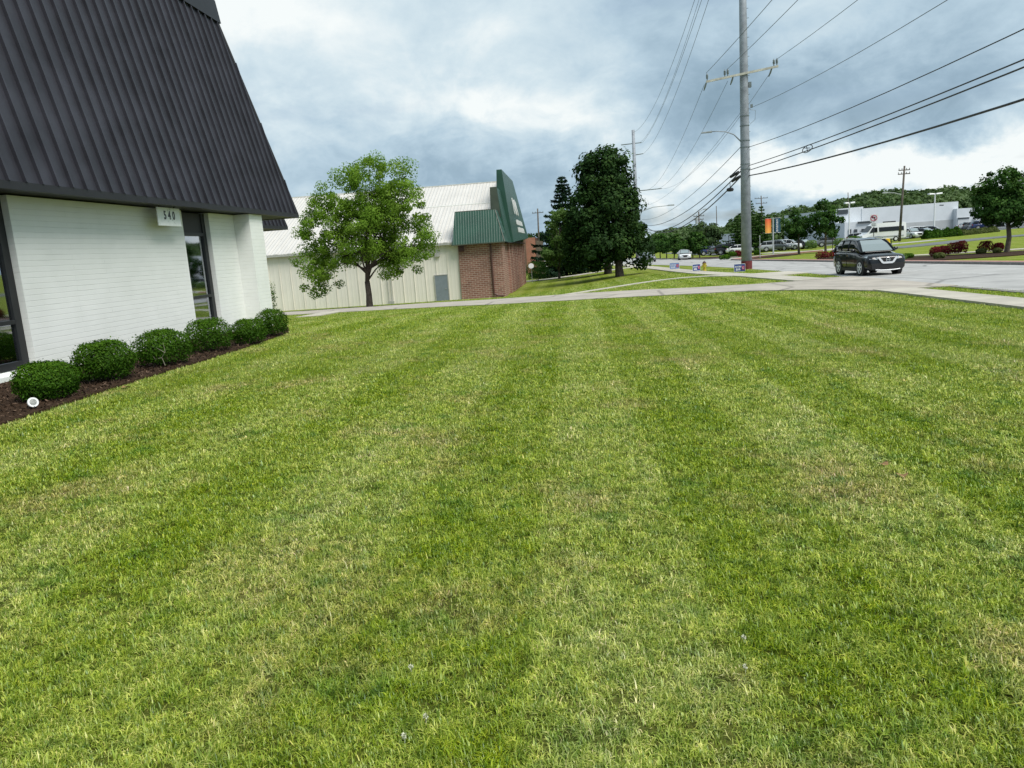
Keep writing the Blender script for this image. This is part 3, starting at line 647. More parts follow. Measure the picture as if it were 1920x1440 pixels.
pc = wb(gC, 'tall_parapet', M['green_y'])
so_ = MB(); so_.box((-6.0, 62, 2.2), (-5.3, 83.3, 2.27)); so_.build('soffit', M['soffit'], pc)
def on_par(y, z): # a point just proud of the tall parapet face
    t = (z-2.4)/6.1; f = (y-66)/17.3; xb = -5.20+f*.28; xt = -5.80-f*.42; return xb+(xt-xb)*t+.05
ltr = MB()
def bar(y0, z0, y1, z1, wd=.16):
    d = Vector((0, y1-y0, z1-z0)); n = Vector((0, -d.z, d.y)).normalized()*wd/2
    p = [Vector((on_par(y0, z0), y0, z0)), Vector((on_par(y1, z1), y1, z1))]
    ltr.prism([p[0]-n, p[0]+n, p[1]+n, p[1]-n], (.06, 0, 0))
for y0 in (72.2, 75.0):     # large capitals, then two rows of small ones
    bar(y0, 4.9, y0, 6.3, .20); bar(y0, 6.3, y0+1.7, 4.9, .20); bar(y0+1.7, 4.9, y0+1.7, 6.3, .20)
for r, z in enumerate((4.15, 3.45)):
    for k in range(7):
        y0 = 72.2+k*1.1+r*.3
        bar(y0, z-.22, y0, z+.22, .12)
        if k % 3: bar(y0, z+.2, y0+.36, z+.2, .11)
        if k % 2: bar(y0, z, y0+.36, z, .10)
        bar(y0+.38, z-.22, y0+.38, z+.22, .10)
ltr.build('lettering', M['whitepaint'], pc)
# ------------------------------------------------------------ foliage
def m_leaf(name, cols, trans=.3):
    m = NT(name); a = m.n('Attribute'); a.attribute_name = 'rnd'; w = m.pos('Object')
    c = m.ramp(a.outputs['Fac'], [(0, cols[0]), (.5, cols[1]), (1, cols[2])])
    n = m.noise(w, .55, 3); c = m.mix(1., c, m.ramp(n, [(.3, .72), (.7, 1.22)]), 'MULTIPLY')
    d = m.n('BsdfDiffuse'); m.link(c, d.inputs[0]); t = m.n('BsdfTranslucent'); m.link(m.mix(1., c, (1.1, 1.25, .6), 'MULTIPLY'), t.inputs[0])
    gl = m.n('BsdfGlossy'); gl.inputs['Roughness'].default_value = .55
    x = m.n('MixShader'); x.inputs[0].default_value = trans; m.link(d.outputs[0], x.inputs[1]); m.link(t.outputs[0], x.inputs[2])
    y = m.n('MixShader'); y.inputs[0].default_value = .006; m.link(x.outputs[0], y.inputs[1]); m.link(gl.outputs[0], y.inputs[2]); m.link(y.outputs[0], m.out.inputs[0]); return m.m
LF = {'fresh': m_leaf('fresh_leaf', ((.085, .165, .015), (.150, .255, .028), (.23, .34, .05)), .42),
      'maple': m_leaf('dark_maple_leaf', ((.010, .026, .008), (.025, .058, .014), (.068, .120, .026)), .18),
      'street': m_leaf('street_tree_leaf', ((.020, .056, .013), (.042, .100, .018), (.085, .155, .030)), .25),
      'spruce': m_leaf('spruce_needle', ((.008, .024, .012), (.016, .040, .020), (.035, .065, .030)), .1),
      'light': m_leaf('light_leaf', ((.055, .105, .022), (.095, .165, .040), (.160, .235, .075)), .3),
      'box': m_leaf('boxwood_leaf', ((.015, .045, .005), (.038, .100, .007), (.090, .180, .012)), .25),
      'red': m_leaf('red_barberry_leaf', ((.050, .007, .010), (.115, .012, .018), (.20, .03, .03)), .2),
      'far': m_leaf('far_leaf', ((.048, .085, .032), (.075, .120, .047), (.115, .165, .070)), .25),
      'olive': m_leaf('olive_shrub_leaf', ((.05, .07, .02), (.09, .11, .03), (.14, .16, .06)), .25)}
M['bark'] = plain('bark', (.060, .048, .038), .95, var=.4, scale=5, bump=.6, bscale=14)
M['deadtwig'] = plain('dry_twig', (.25, .24, .17), .9, var=.2)
M['barklight'] = plain('light_bark', (.13, .105, .075), .95, var=.3, scale=5, bump=.5, bscale=14)
def leaf_cards(P, nrm, size, asp=.6, curl=0.):
    """P: centres, nrm: rough facing; one rhombic leaf each"""
    n = len(P); q = nrm+rng.normal(0, .55, (n, 3)); q /= np.linalg.norm(q, axis=1)[:, None]
    r = rng.normal(0, 1, (n, 3)); u = np.cross(q, r); u /= np.linalg.norm(u, axis=1)[:, None]; v = np.cross(q, u)
    s = size*rng.uniform(.6, 1.3, n)[:, None]
    V = np.stack([P-u*s*.5, P-v*s*.5*asp, P+u*s*.5, P+v*s*.5*asp], 1).reshape(-1, 3)
    return V, np.arange(n*4).reshape(-1, 4)
def crown_points(lobes, n, clump=.35, shell=.55, nclump=None, flat=.8):
    """clumps of leaves inside a union of ellipsoids, mostly near its outside"""
    vol = np.array([l[3]*l[4]*l[5] for l in lobes]); nclump = nclump or max(30, n//90)
    idx = rng.choice(len(lobes), nclump, p=vol/vol.sum()); L = np.array(lobes)[idx]
    d = rng.normal(0, 1, (nclump, 3)); d /= np.linalg.norm(d, axis=1)[:, None]
    rad = (rng.uniform(shell**3, 1, nclump))**(1/3.)
    cc = L[:, :3]+d*rad[:, None]*L[:, 3:6]
    # drop clumps deep inside another lobe now and then, so the outline stays uneven
    k = rng.integers(0, nclump, n); cr = rng.uniform(.55, 1.35, nclump)*clump
    off = rng.normal(0, 1, (n, 3)); off *= (cr[k]*rng.uniform(.2, 1, n)**.5/np.linalg.norm(off, axis=1)*1.)[:, None]; off[:, 2] *= flat
    P = cc[k]+off
    nr = d[k]*.7+off/np.maximum(.01, np.linalg.norm(off, axis=1)[:, None])*.6+np.array([0, 0, .45])
    shade = rng.uniform(0, 1, nclump)*.45
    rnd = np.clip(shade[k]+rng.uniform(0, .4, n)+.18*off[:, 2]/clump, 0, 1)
    return P, nr, rnd, cc
def limbs(b, base, top, cc, r0, n=10, lean=(0, 0), fork=None, sub=2):
    """tapered trunk with limbs that reach for the clumps"""
    base = Vector(base); top = Vector(top); fk = fork if fork is not None else base.lerp(top, .3)
    fk = Vector(fk); path = [base-Vector((0, 0, .15)), base+Vector((0, 0, .12)), base.lerp(fk, .5)+Vector((random.uniform(-.5, .5)*r0, random.uniform(-.5, .5)*r0, 0)), fk]
    b.tube(path, [r0*1.45, r0*1.12, r0*.95, r0*.85], 10)
    sel = [Vector(cc[i]) for i in rng.choice(len(cc), min(n, len(cc)), replace=False)]
    b.tube([fk-Vector((0, 0, .1)), fk.lerp(top, .35), fk.lerp(top, .85)], [r0*.75, r0*.5, r0*.08], 7)
    for c in sel:
        s = fk.lerp(top, random.uniform(0, .45) if c.z > fk.z else 0); rr = r0*random.uniform(.32, .5)
        m = s.lerp(c, .45)+Vector((0, 0, (c-s).length*.10)); e = s.lerp(c, .97)
        b.tube([s, m, e], [rr, rr*.55, rr*.10], 6)
        for _ in range(sub):
            c2 = Vector(cc[rng.integers(len(cc))])
            if (c2-m).length < (c-s).length*.9: b.tube([m, m.lerp(c2, .5)+Vector((0, 0, .08)), m.lerp(c2, .95)], [rr*.45, rr*.25, rr*.06], 5)
    return b
def tree(base, lobes, label, leaf='street', n=9000, size=.16, clump=.4, trunk=.14, shell=.5, nb=10, fork=None, group=None, bark='bark', name='tree', nclump=None, top=None, sub=2, flat=.8, asp=.6):
    base = Vector(base); root = empty(name, base, 0, label, 'tree', group)
    lb = [(l[0]-base.x, l[1]-base.y, l[2]-base.z)+tuple(l[3:6]) for l in lobes]
    P, nr, rnd, cc = crown_points(lb, n, clump, shell, nclump, flat); V, Fq = leaf_cards(P, nr, size, asp)
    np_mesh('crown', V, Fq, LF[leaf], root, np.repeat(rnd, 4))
    zt = max(l[2]+l[5]*.6 for l in lb); mx = sum(l[0] for l in lb)/len(lb); my = sum(l[1] for l in lb)/len(lb)
    t = MB(); limbs(t, (0, 0, 0), top if top is not None else (mx, my, zt), cc, trunk, nb, fork=(fork if fork is not None else (0, 0, max(.6, min(l[2]-l[5] for l in lb)*.95))), sub=sub)
    t.build('trunk', M[bark], root, smooth=True)
    return root
def lobe(px, py, rx, rz, Y, ry=None):     # a crown lobe measured in photo pixels at depth Y
    c = at(px, py, Y); k = Y/F*1.02; return (c[0], c[1], c[2], rx*k, (ry if ry else rx)*k, rz*k)
# tree in front of the warehouse
Yt = 51.0; b = spot(693, 572, Yt)
lb = [lobe(712, 335, 66, 44, Yt), lobe(640, 372, 54, 48, Yt), lobe(752, 385, 52, 52, Yt), lobe(605, 435, 48, 44, Yt), lobe(700, 415, 66, 56, Yt), lobe(772, 455, 46, 42, Yt), lobe(592, 498, 38, 46, Yt), lobe(632, 468, 46, 40, Yt), lobe(755, 488, 44, 28, Yt), lobe(722, 400, 34, 60, Yt, 50), lobe(665, 322, 24, 20, Yt), lobe(802, 415, 14, 16, Yt), lobe(582, 530, 24, 26, Yt), lobe(612, 515, 28, 34, Yt, 40), lobe(735, 498, 34, 22, Yt, 50), lobe(690, 440, 50, 50, Yt, 80)]
tree(b, lb, 'open crowned fresh green tree in front of the cream warehouse wall', 'fresh', 64000, .150, .56, .21, shell=.5, nb=24, fork=(0, 0, 1.75), nclump=430, sub=3, top=(.5, 0, 6.8))
# the two dark maples
Ym = 68.0; b = spot(1162, 518, Ym)
lb = [lobe(1120, 325, 34, 42, Ym), lobe(1150, 332, 32, 44, Ym), lobe(1102, 350, 26, 44, Ym), lobe(1150, 395, 52, 50, Ym), lobe(1110, 420, 44, 50, Ym), lobe(1172, 440, 44, 36, Ym), lobe(1130, 460, 62, 38, Ym), lobe(1198, 470, 26, 28, Ym), lobe(1148, 287, 14, 16, Ym), lobe(1163, 308, 15, 22, Ym), lobe(1102, 310, 12, 16, Ym), lobe(1180, 385, 18, 28, Ym)]
tree(b, lb, 'tall dense dark maple with its trunk nearest the thin path, right of the green front', 'maple', 34000, .30, .85, .36, shell=.5, nb=12, fork=(0, 0, 1.6), nclump=300)
Ym = 80.0; b = spot(1140, 510, Ym)
lb = [lobe(1105, 400, 36, 52, Ym), lobe(1125, 360, 34, 40, Ym), lobe(1100, 455, 42, 40, Ym), lobe(1130, 470, 46, 26, Ym), lobe(1085, 480, 30, 24, Ym)]
tree(b, lb, 'second dark maple standing close behind the tall maple', 'maple', 16000, .32, .8, .38, shell=.45, nb=8, fork=(0, 0, 1.6))
def conifer(base, h, r, label, group=None, n=9, leaf='spruce', name='spruce_tree', sparse=1.0, start=.08):
    """layered boughs that droop from a straight stem"""
    root = empty(name, base, 0, label, 'tree', group); t = MB(); t.tube([(0, 0, -.1), (0, 0, h*.5), (0, 0, h*.99)], [h*.018, h*.011, .015], 8); t.build('trunk', M['bark'], root, smooth=True)
    Ps, Ns = [], []; tiers = int(h*2.5)
    br = MB()
    for i in range(tiers):
        f = start+(1-start)*(i+random.uniform(-.2, .2))/tiers; z = h*f; R = r*(1-f)**.85*random.uniform(.8, 1.1)+.12
        k = max(4, int(6*(1-f)+3)); a0 = random.uniform(0, 6.28)
        for j in range(k):
            a = a0+6.283*j/k+random.uniform(-.25, .25); L = R*random.uniform(.6, 1.15); nn = int(30*L*sparse)+8
            t_ = rng.uniform(.12, 1, nn)**.8; droop = -.30*t_*L+.16*(t_**3)*L*1.4
            wd = (1-t_)*.30*L*.8+.10; lat = rng.normal(0, 1, nn)*wd*.45
            P = np.stack([np.cos(a)*t_*L-np.sin(a)*lat, np.sin(a)*t_*L+np.cos(a)*lat, z+droop-np.abs(rng.normal(0, .10, nn))-.1*np.abs(lat)], 1)
            Ps.append(P); Ns.append(np.tile([np.cos(a)*.2, np.sin(a)*.2, .9], (nn, 1)))
    P = np.concatenate(Ps); V, Fq = leaf_cards(P, np.concatenate(Ns), .34*max(1, r/3.5), .35); np_mesh('crown', V, Fq, LF[leaf], root, np.repeat(rng.uniform(0, 1, len(P)), 4))
    return root
Ys = 96.0; b = spot(1062, 508, Ys); conifer(b, at(1062, 326, Ys)[2]-b.z, 5.6, 'tall pointed spruce rising behind the dark maples', sparse=1.35)
Yg = 86.0; b = spot(1048, 508, Yg)
lb = [lobe(1055, 430, 26, 34, Yg), lobe(1040, 470, 24, 26, Yg), lobe(1070, 470, 26, 30, Yg)]
tree(b, lb, 'light green bushy tree between the wooden fence and the dark maples', 'light', 7000, .26, .6, .14, shell=.4, fork=(0, 0, .7))
# ------------------------------------------------------------ shrubs
def shrub(base, rx, ry, h, label, leaf='box', n=3200, size=.05, group=None, name='boxwood_shrub', cat='shrub', lump=.07, twigs=True, sides=1.0, spiky=0.):
    root = empty(name, base, random.uniform(0, 6), label, cat, group)
    d = rng.normal(0, 1, (n, 3)); d /= np.linalg.norm(d, axis=1)[:, None]; d[:, 2] = np.where(d[:, 2] < -.75, -d[:, 2], d[:, 2])
    # a clipped mound: nearly flat underside, bulging flanks
    ph = rng.uniform(0, 6.28, 6)
    bump = 1+lump*(np.sin(d[:, 0]*5+ph[0])*np.sin(d[:, 1]*5+ph[1])+.6*np.sin(d[:, 2]*7+ph[2]+d[:, 0]*4))
    rad = rng.uniform(.72, 1.02, n)**.6*bump+rng.exponential(.022+spiky, n); inner = rng.uniform(0, 1, n) < .30; rad[inner] *= rng.uniform(.35, .9, inner.sum())
    sq = (np.abs(d)**2.6).sum(1)**(-1/2.6); P = d*(sq*rad)[:, None]
    P = P*np.array([rx, ry, h*.5])+np.array([0, 0, h*.52]); P[:, 2] = np.maximum(P[:, 2], .02)
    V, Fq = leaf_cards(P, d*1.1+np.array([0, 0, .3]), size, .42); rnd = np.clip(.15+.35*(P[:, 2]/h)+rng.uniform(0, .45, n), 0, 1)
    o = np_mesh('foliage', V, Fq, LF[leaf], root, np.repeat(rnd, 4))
    if twigs:
        t = MB()
        for i in range(9):
            a = random.uniform(0, 6.28); q = random.uniform(.4, .8); t.tube([(0, 0, -.05), (math.cos(a)*rx*.25, math.sin(a)*ry*.25, h*.25), (math.cos(a)*rx*q, math.sin(a)*ry*q, h*random.uniform(.4, .8))], [.02, .014, .005], 5)
        t.build('stem', M['bark'], root)
    return root
BOX = [((95, 757), 130, 80, 'nearest clipped boxwood, behind the white spotlight'), ((203, 722), 118, 80, 'second clipped boxwood from the near window, darker and squarer'), ((311, 692), 113, 73, 'clipped boxwood with a pale bare twig across its front'),
       ((396, 665), 100, 68, 'clipped boxwood below the window beside the number sign'), ((469, 650), 76, 56, 'small clipped boxwood beneath the inner corner of the brick pier'), ((513, 634), 66, 54, 'last clipped boxwood, at the far end of the mulch bed')]
for i, ((px, py), wpx, hpx, lab) in enumerate(BOX):
    x, y = gnd(px, py); d = (Vector((x, y, 0))).dot(Vector(FWD)); k = max(d, 5)/F; rx = wpx*k/2*.93; hh = hpx*k*.93
    dirn = Vector((x, y)).normalized(); c = Vector((x, y))+dirn*rx*.85
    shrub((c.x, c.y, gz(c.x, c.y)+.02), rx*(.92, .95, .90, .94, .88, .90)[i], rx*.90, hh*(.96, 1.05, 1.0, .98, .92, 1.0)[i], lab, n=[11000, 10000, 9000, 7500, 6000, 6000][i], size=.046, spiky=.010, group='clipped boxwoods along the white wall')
    if i == 2:
        tw = MB(); o_ = c-dirn*rx*1.02; z0 = gz(*o_)+.05
        tw.tube([(o_.x, o_.y, z0+.02), (o_.x-.03, o_.y-.02, z0+.16), (o_.x+.05, o_.y-.03, z0+.26), (o_.x+.02, o_.y, z0+.42)], [.006, .005, .004, .002], 5); tw.tube([(o_.x-.03, o_.y-.02, z0+.16), (o_.x-.16, o_.y-.01, z0+.14), (o_.x-.22, o_.y+.02, z0+.22)], [.006, .004, .002], 5); tw.tube([(o_.x+.05, o_.y-.03, z0+.24), (o_.x-.08, o_.y-.04, z0+.33), (o_.x-.2, o_.y, z0+.36)], [.005, .004, .002], 5)
        o = tw.build('bare_twig', M['deadtwig']); tag(o, 'pale bare twig lying across the third boxwood', 'twig')
b = spot(507, 575, 27.5); shrub((b.x-.25, b.y, b.z+.35), .42, .42, 1.15, 'dark wispy shrub peeking past the far brick pier', 'box', 1500, .09, name='leafy_shrub', spiky=.05)
b = spot(1008, 521, 88); shrub(b, 1.3, 1.3, 2.1, 'rounded dark green shrub at the far end of the brick front', 'street', 2600, .17, name='round_shrub', lump=.1)
# ------------------------------------------------------------ poles
M['polesteel'] = plain('grey_pole_steel', (.26, .285, .315), .65, metal=.1, var=.18, scale=2.5, bump=.05)
M['polewood'] = plain('weathered_pole_wood', (.10, .085, .07), .95, var=.35, scale=4, bump=.4)
M['arm'] = plain('pale_crossarm', (.46, .45, .38), .8, var=.2, scale=4)
M['insul'] = plain('grey_insulator', (.16, .19, .19), .4, var=.2)
M['cable'] = plain('black_cable', (.018, .020, .022), .6, var=.1)
M['wiregrey'] = plain('thin_grey_wire', (.10, .12, .14), .5, metal=.3, var=.1)
M['galv'] = plain('galvanised_steel', (.42, .44, .44), .5, metal=.2, var=.12)
M['redband'] = plain('dark_red_paint', (.14, .022, .022), .8, var=.3, scale=8)
PX, PY = 12.28, 56.5; pz = gz(PX, PY)
mp = empty('utility_pole', (PX, PY, pz), 0, 'large grey steel utility pole with a dark red base band beside the road', 'utility pole')
s = MB(); s.tube([(0, 0, -.3), (0, 0, 8), (0, 0, 16), (0, 0, 24.6)], [.37, .315, .26, .19], 18); s.build('shaft', M['polesteel'], mp, smooth=True)
s = MB(); s.tube([(0, 0, -.1), (0, 0, .60)], [.385, .382], 18); s.build('base_band', M['redband'], mp)
zc0 = 12.47-pz; ca = MB()
ca.hexa([(-2.62, -.36, zc0-.42), (2.24, -.36, zc0+.18), (2.24, -.25, zc0+.18), (-2.62, -.25, zc0-.42)], [(-2.62, -.36, zc0-.28), (2.24, -.36, zc0+.32), (2.24, -.25, zc0+.32), (-2.62, -.25, zc0-.28)]); ca.build('crossarm', M['arm'], mp)
def arm_z(x): return zc0-.28+(x+2.62)/4.86*.60
for x in (-2.55, -1.35, -1.15, 1.95, 2.15):
    q = MB(); z = arm_z(x); q.lathe([(.03, 0), (.03, .12), (.09, .14), (.05, .20), (.10, .24), (.05, .30), (.09, .34), (.04, .40), (.02, .48)], 10, Matrix.Translation((x, -.30, z))); q.build('insulator', M['insul'], mp, smooth=True)
for x in (-2.62, -.80, 1.8):
    q = MB(); z = arm_z(x)-.14; q.tube([(x, -.3, z), (x-.06, -.2, z-.22), (x-.1, .1, z-.42)], [.05, .06, .035], 6); q.build('insulator', M['insul'], mp)
for z in (18.35-pz, 19.7-pz, 20.9-pz):
    q = MB(); q.tube([(0, 0, z-.4), (-1.0, 0, z-.05), (-1.95, 0, z+.05)], [.10, .07, .05], 6); q.build('upper_arm', M['polesteel'], mp)
for z, r in ((9.9, .33), (8.9, .335), (7.3, .34), (6.95, .345), (8.45, .335), (10.55, .325)):
    q = MB(); q.tube([(0, 0, z-pz-.9), (0, 0, z-pz-.84)], r+.0, 18); q.build('band', M['insul'], mp)
for k in range(26):
    bl = MB(); z = 5.2+k*.62; bl.tube([(0, 0, z), (.36 if k % 2 else .33, -.12, z)], .018, 5); bl.build('step_bolt', M['insul'], mp)
la = MB(); zl = 8.75-pz; la.tube([(-.28, 0, zl-.75), (-.75, 0, zl-.25), (-1.3, 0, zl-.02), (-1.9, 0, zl+.06), (-2.3, 0, zl+.06)], [.045, .04, .035, .03, .03], 7); la = la.build('lamp_arm', M['polesteel'], mp, smooth=True)
lh = MB(); lh.hexa([(-3.02, -.12, zl-.0), (-2.25, -.14, zl-.0), (-2.25, .14, zl-.0), (-3.02, .12, zl-.0)], [(-2.95, -.08, zl+.08), (-2.25, -.10, zl+.12), (-2.25, .10, zl+.12), (-2.95, .08, zl+.08)]); lh.build('lamp_head', M['insul'], la, bevel=.015)
sw = MB(); sw.box((.42, -.08, 10.2-pz), (.56, .08, 10.42-pz)); sw.tube([(.34, 0, 10.1-pz), (.75, 0, 10.0-pz), (.72, 0, 9.4-pz), (.36, 0, 9.1-pz)], .014, 5); sw.build('cable_loop', M['insul'], mp)
bx = MB(); bx.box((.30, -.12, 12.0-1.55-pz+1.1), (.48, .1, 12.0-1.2-pz+1.1)); bx.build('switch_box', M['insul'], mp)
# second steel pole beyond the maples
P2 = (11.3, 140.0); z2 = gz(*P2)
p2 = empty('utility_pole', (P2[0], P2[1], z2), 0, 'far grey utility pole rising behind the dark maples', 'utility pole')
s = MB(); s.tube([(0, 0, -.3), (0, 0, 22.7)], [.42, .26], 12); s.build('shaft', M['polesteel'], p2, smooth=True)
for z, a, b in ((18.5, -2.2, 1.4), (16.6, 0, 1.6), (10.4, 0, 4.6)):
    q = MB(); q.tube([(a, 0, z-z2), (b, 0, z-z2+.12)], [.09, .07], 6); q.build('crossarm', M['insul'], p2)
q = MB(); q.tube([(.1, 0, 6.6-z2), (3, 0, 7.4-z2), (5.9, 0, 7.5-z2)], [.09, .07, .06], 6); q = q.build('lamp_arm', M['galv'], p2); h = MB(); h.box((5.6, -.25, 7.40-z2), (6.7, .25, 7.62-z2)); h.build('lamp_head', M['galv'], q)
# ------------------------------------------------------------ wires
def wire(p0, p1, sag, r, label, group, mat='wiregrey', n=22):
    p0 = Vector(p0); p1 = Vector(p1); P = []
    for i in range(n+1):
        t = i/n; q = p0.lerp(p1, t); q.z -= 4*sag*t*(1-t); P.append(q)
    b = MB(); b.tube(P, r, 5); o = b.build('overhead_wire', M[mat], smooth=True); return tag(o, label, 'wire', group)
G1 = 'high wires between the grey poles'; G2 = 'wires crossing the upper right sky'; G3 = 'low black cables on the grey pole'
YN = -34.0
wire((PX-2.0, PY, 20.8), (P2[0]-.1, P2[1], 20.4), 2.6, .018, 'uppermost thin wire from the top of the far pole, leftmost in the sky', G1)
wire((PX-1.7, PY, 21.0), (P2[0]+1.2, P2[1], 18.7), 2.2, .015, 'thin wire to the left end of the far pole top arm', G1)
wire((PX-1.95, PY, 19.6), (P2[0]+1.5, P2[1], 18.6), 1.6, .018, 'thin wire to the right end of the far pole top arm', G1)
wire((PX-1.95, PY, 18.35), (P2[0]+1.6, P2[1], 16.7), 1.9, .018, 'thin wire to the second arm of the far pole', G1)
wire((PX-2.7, PY, 12.0), (P2[0]+1.5, P2[1], 10.5), 2.0, .014, 'thin wire from the left tip of the pale crossarm down to the far pole', G1)
wire((PX-1.1, PY, 12.1), (P2[0]+3.0, P2[1], 10.5), 2.0, .014, 'thin wire from the middle of the pale crossarm to the far pole', G1)
wire((PX+1.7, PY, 12.3), (P2[0]+4.5, P2[1], 10.5), 2.0, .014, 'thin wire from the right end of the pale crossarm passing behind the grey pole', G1)
wire((PX-.3, PY, 9.9), (P2[0]+.3, P2[1], 7.8), 1.8, .012, 'faint wire below the pale crossarm toward the far pole', G1)
wire((PX-.3, PY, 7.62), (P2[0]+1.0, P2[1], 5.4), 1.4, .022, 'single grey wire just below the lamp arm toward the far pole', G1)
wire((PX-2.55, PY, 12.75), (9.7, YN, 13.4), 1.1, .016, 'thin wire rising right from the left tip of the pale crossarm', G2)
wire((PX-1.15, PY, 12.85), (11.1, YN, 13.5), 1.1, .016, 'thin wire rising right from the middle insulators of the pale crossarm', G2)
wire((PX+2.15, PY, 13.2), (14.4, YN, 13.9), 1.5, .016, 'thin wire rising right from the right tip of the pale crossarm', G2)
wire((PX+.3, PY, 10.15), (12.3, YN, 11.1), 2.1, .014, 'faint wire leaving the pole below the crossarm toward the upper right', G2)
wire((PX+.2, PY, 7.55), (12.1, YN, 8.45), 1.48, .019, 'single dark wire rising to the right edge above the twin cables', G2, 'cable')
wire((PX+.2, PY, 6.30), (12.1, YN, 7.15), .97, .024, 'upper of the twin black cables running to the right edge', G3, 'cable')
wire((PX+.2, PY, 5.98), (12.1, YN, 6.85), .85, .027, 'lower of the twin black cables running to the right edge', G3, 'cable')
wire((PX+.2, PY, 5.62), (12.1, YN, 6.50), 1.37, .038, 'thickest black cable, lowest of those running to the right edge', G3, 'cable')
wire((PX-.3, PY, 6.30), (P2[0]+.6, P2[1], 4.6), 1.6, .034, 'highest of the black cables sagging left from the grey pole', G3, 'cable')
wire((PX-.3, PY, 5.98), (P2[0]+1.0, P2[1], 4.0), 2.0, .042, 'middle black cable sagging left from the grey pole', G3, 'cable')
wire((PX-.3, PY, 5.62), (P2[0]+1.8, P2[1], 3.9), 2.1, .046, 'lowest black cable sagging left from the grey pole', G3, 'cable')
def hang(px, py, Y, label, size=.22):
    x, y, z = at(px, py, Y); b = MB(); b.lathe([(.02, -.5), (.8, -.42), (1, -.1), (1, .25), (.75, .5), (.3, .62)], 8, Matrix.Translation((x, y, z)) @ Matrix.Scale(size, 4)); b.tube([(x, y, z+size*.5), (x, y, z+size*1.9)], .02, 5)
    o = b.build('cable_enclosure', M['cable']); return tag(o, label, 'cable box', 'black cable boxes by the grey pole')
hang(1369, 356, 58.5, 'black drum shaped cable box hanging lowest, left of the grey pole', .26)
for (px, py, Yq, lb_) in ((1381, 335, 57.6, 'black cable sleeve just left of the grey pole'), (1378, 327, 57.8, 'small black box above the cable sleeve')):
    x, y, z = at(px, py, Yq); b = MB(); b.tube([(x-.18, y+.6, z-.10), (x+.16, y-.4, z+.10)], .11, 8); tag(b.build('cable_sleeve', M['cable']), lb_, 'cable box', 'black cable boxes by the grey pole')
x, y, z = atX(1513, 279, 12.2); b = MB()
pts = [(x+.02, y+.85*math.cos(t), z+.17*math.sin(t)) for t in np.linspace(0, 2*math.pi, 17)]; b.tube(pts, .022, 5); b.tube([(x, y-.5, z-.02), (x, y+.5, z+.1)], .02, 5); b.tube([(x, y-.1, z-.15), (x, y+.1, z+.16)], .02, 5)
tag(b.build('cable_storage_loop', M['cable']), 'black oval storage loop clipped to the twin cables', 'cable loop')
# timber pole in front of the white dealership
def timber_pole(px0, py0, pxt, pyt, Y, label, arms=(), r=.16, name='utility_pole', lean=0, transformer=False, lamp=None):
    x, y, z = at(px0, py0, Y); z = gz(x, Y); t = at(pxt, pyt, Y); root = empty(name, (x, Y, z), 0, label, 'utility pole')
    top = Vector((t[0]-x, 0, t[2]-z)); s = MB(); s.tube([(0, 0, -.3), tuple(top)], [r, r*.62], 8); s.build('shaft', M['polewood'], root, smooth=True)
    for f, w in arms:
        p = top*f; q = MB(); q.box((p.x-w/2, -.08, p.z-.06), (p.x+w/2, .04, p.z+.06)); q = q.build('crossarm', M['polewood'], root)
        for k in (-.46, -.2, .2, .46):
            ii = MB(); ii.tube([(p.x+k*w, 0, p.z+.06), (p.x+k*w, 0, p.z+.26)], .05, 5); ii.build('insulator', M['insul'], q)
    if transformer:
        p = top*.86; q = MB(); q.tube([(p.x-.45, 0, p.z-1.1), (p.x-.45, 0, p.z)], .25, 8); q.build('transformer', M['galv'], root)
    if lamp:
        p = top*lamp[0]; q = MB(); q.tube([tuple(p), (p.x+lamp[1]*.5, 0, p.z+.35), (p.x+lamp[1], 0, p.z+.45)], .05, 5); q.box((p.x+lamp[1]-.35, -.15, p.z+.38), (p.x+lamp[1]+.35, .15, p.z+.55)); q.build('lamp_arm', M['galv'], root)
    return root
tp = timber_pole(1686, 454, 1696, 311, 112, 'leaning dark timber pole with crossarms in front of the white dealership', ((.945, 1.5), (.895, 1.6)), .20, lamp=(.62, -2.3))
timber_pole(1012, 498, 1008, 391, 150, 'slim timber pole between the green front and the spruce', ((.93, 2.2),), .20)
timber_pole(1313, 470, 1310, 397, 150, 'short timber pole with a transformer seen under the sagging cables', ((.9, 2.0), (.82, 1.7)), .18, transformer=True, lamp=(.99, 1.2))
timber_pole(1431, 460, 1427, 367, 185, 'slim dark timber pole rising behind the conifers right of the grey pole', ((.95, 3.0), (.85, 2.6)), .18)
timber_pole(1593, 445, 1590, 361, 190, 'thin pale pole in front of the wooded hill, above the dealership entrance', ((.78, 2.0),), .14)
timber_pole(1345, 460, 1343, 386, 230, 'very thin mast on the horizon left of the grey pole', (), .16, name='radio_mast')
# ------------------------------------------------------------ cars
def m_paint(name, c, metal=.0):
    m = NT('paint_'+name); p = m.pos('Object'); n = m.noise(p, 14, 4); m.pr(m.ramp(n, [(.3, tuple(v*.93 for v in c)), (.7, c)]), .35, metal, .12, .9); m.b.inputs['Coat Roughness'].default_value = .04; return m.m
PAINT = {k: m_paint(k, c) for k, c in dict(black=(.0035, .004, .005), white=(.70, .71, .72), silver=(.36, .38, .40), grey=(.12, .13, .14), blue=(.02, .035, .11)).items()}
def m_carglass():
    m = NT('car_glass'); m.pr((.008, .010, .011), .04, 0, .35); m.b.inputs['Coat Weight'].default_value = .15; return m.m
M['carglass'] = m_carglass()
M['windscreen'] = NT('windscreen_glass').pr((.20, .24, .24), .05, 0, .9, 1.).m
M['tyre'] = plain('tyre_rubber', (.012, .012, .012), .85, var=.2)
M['chrome'] = plain('chrome', (.62, .64, .66), .16, metal=1., var=.04)
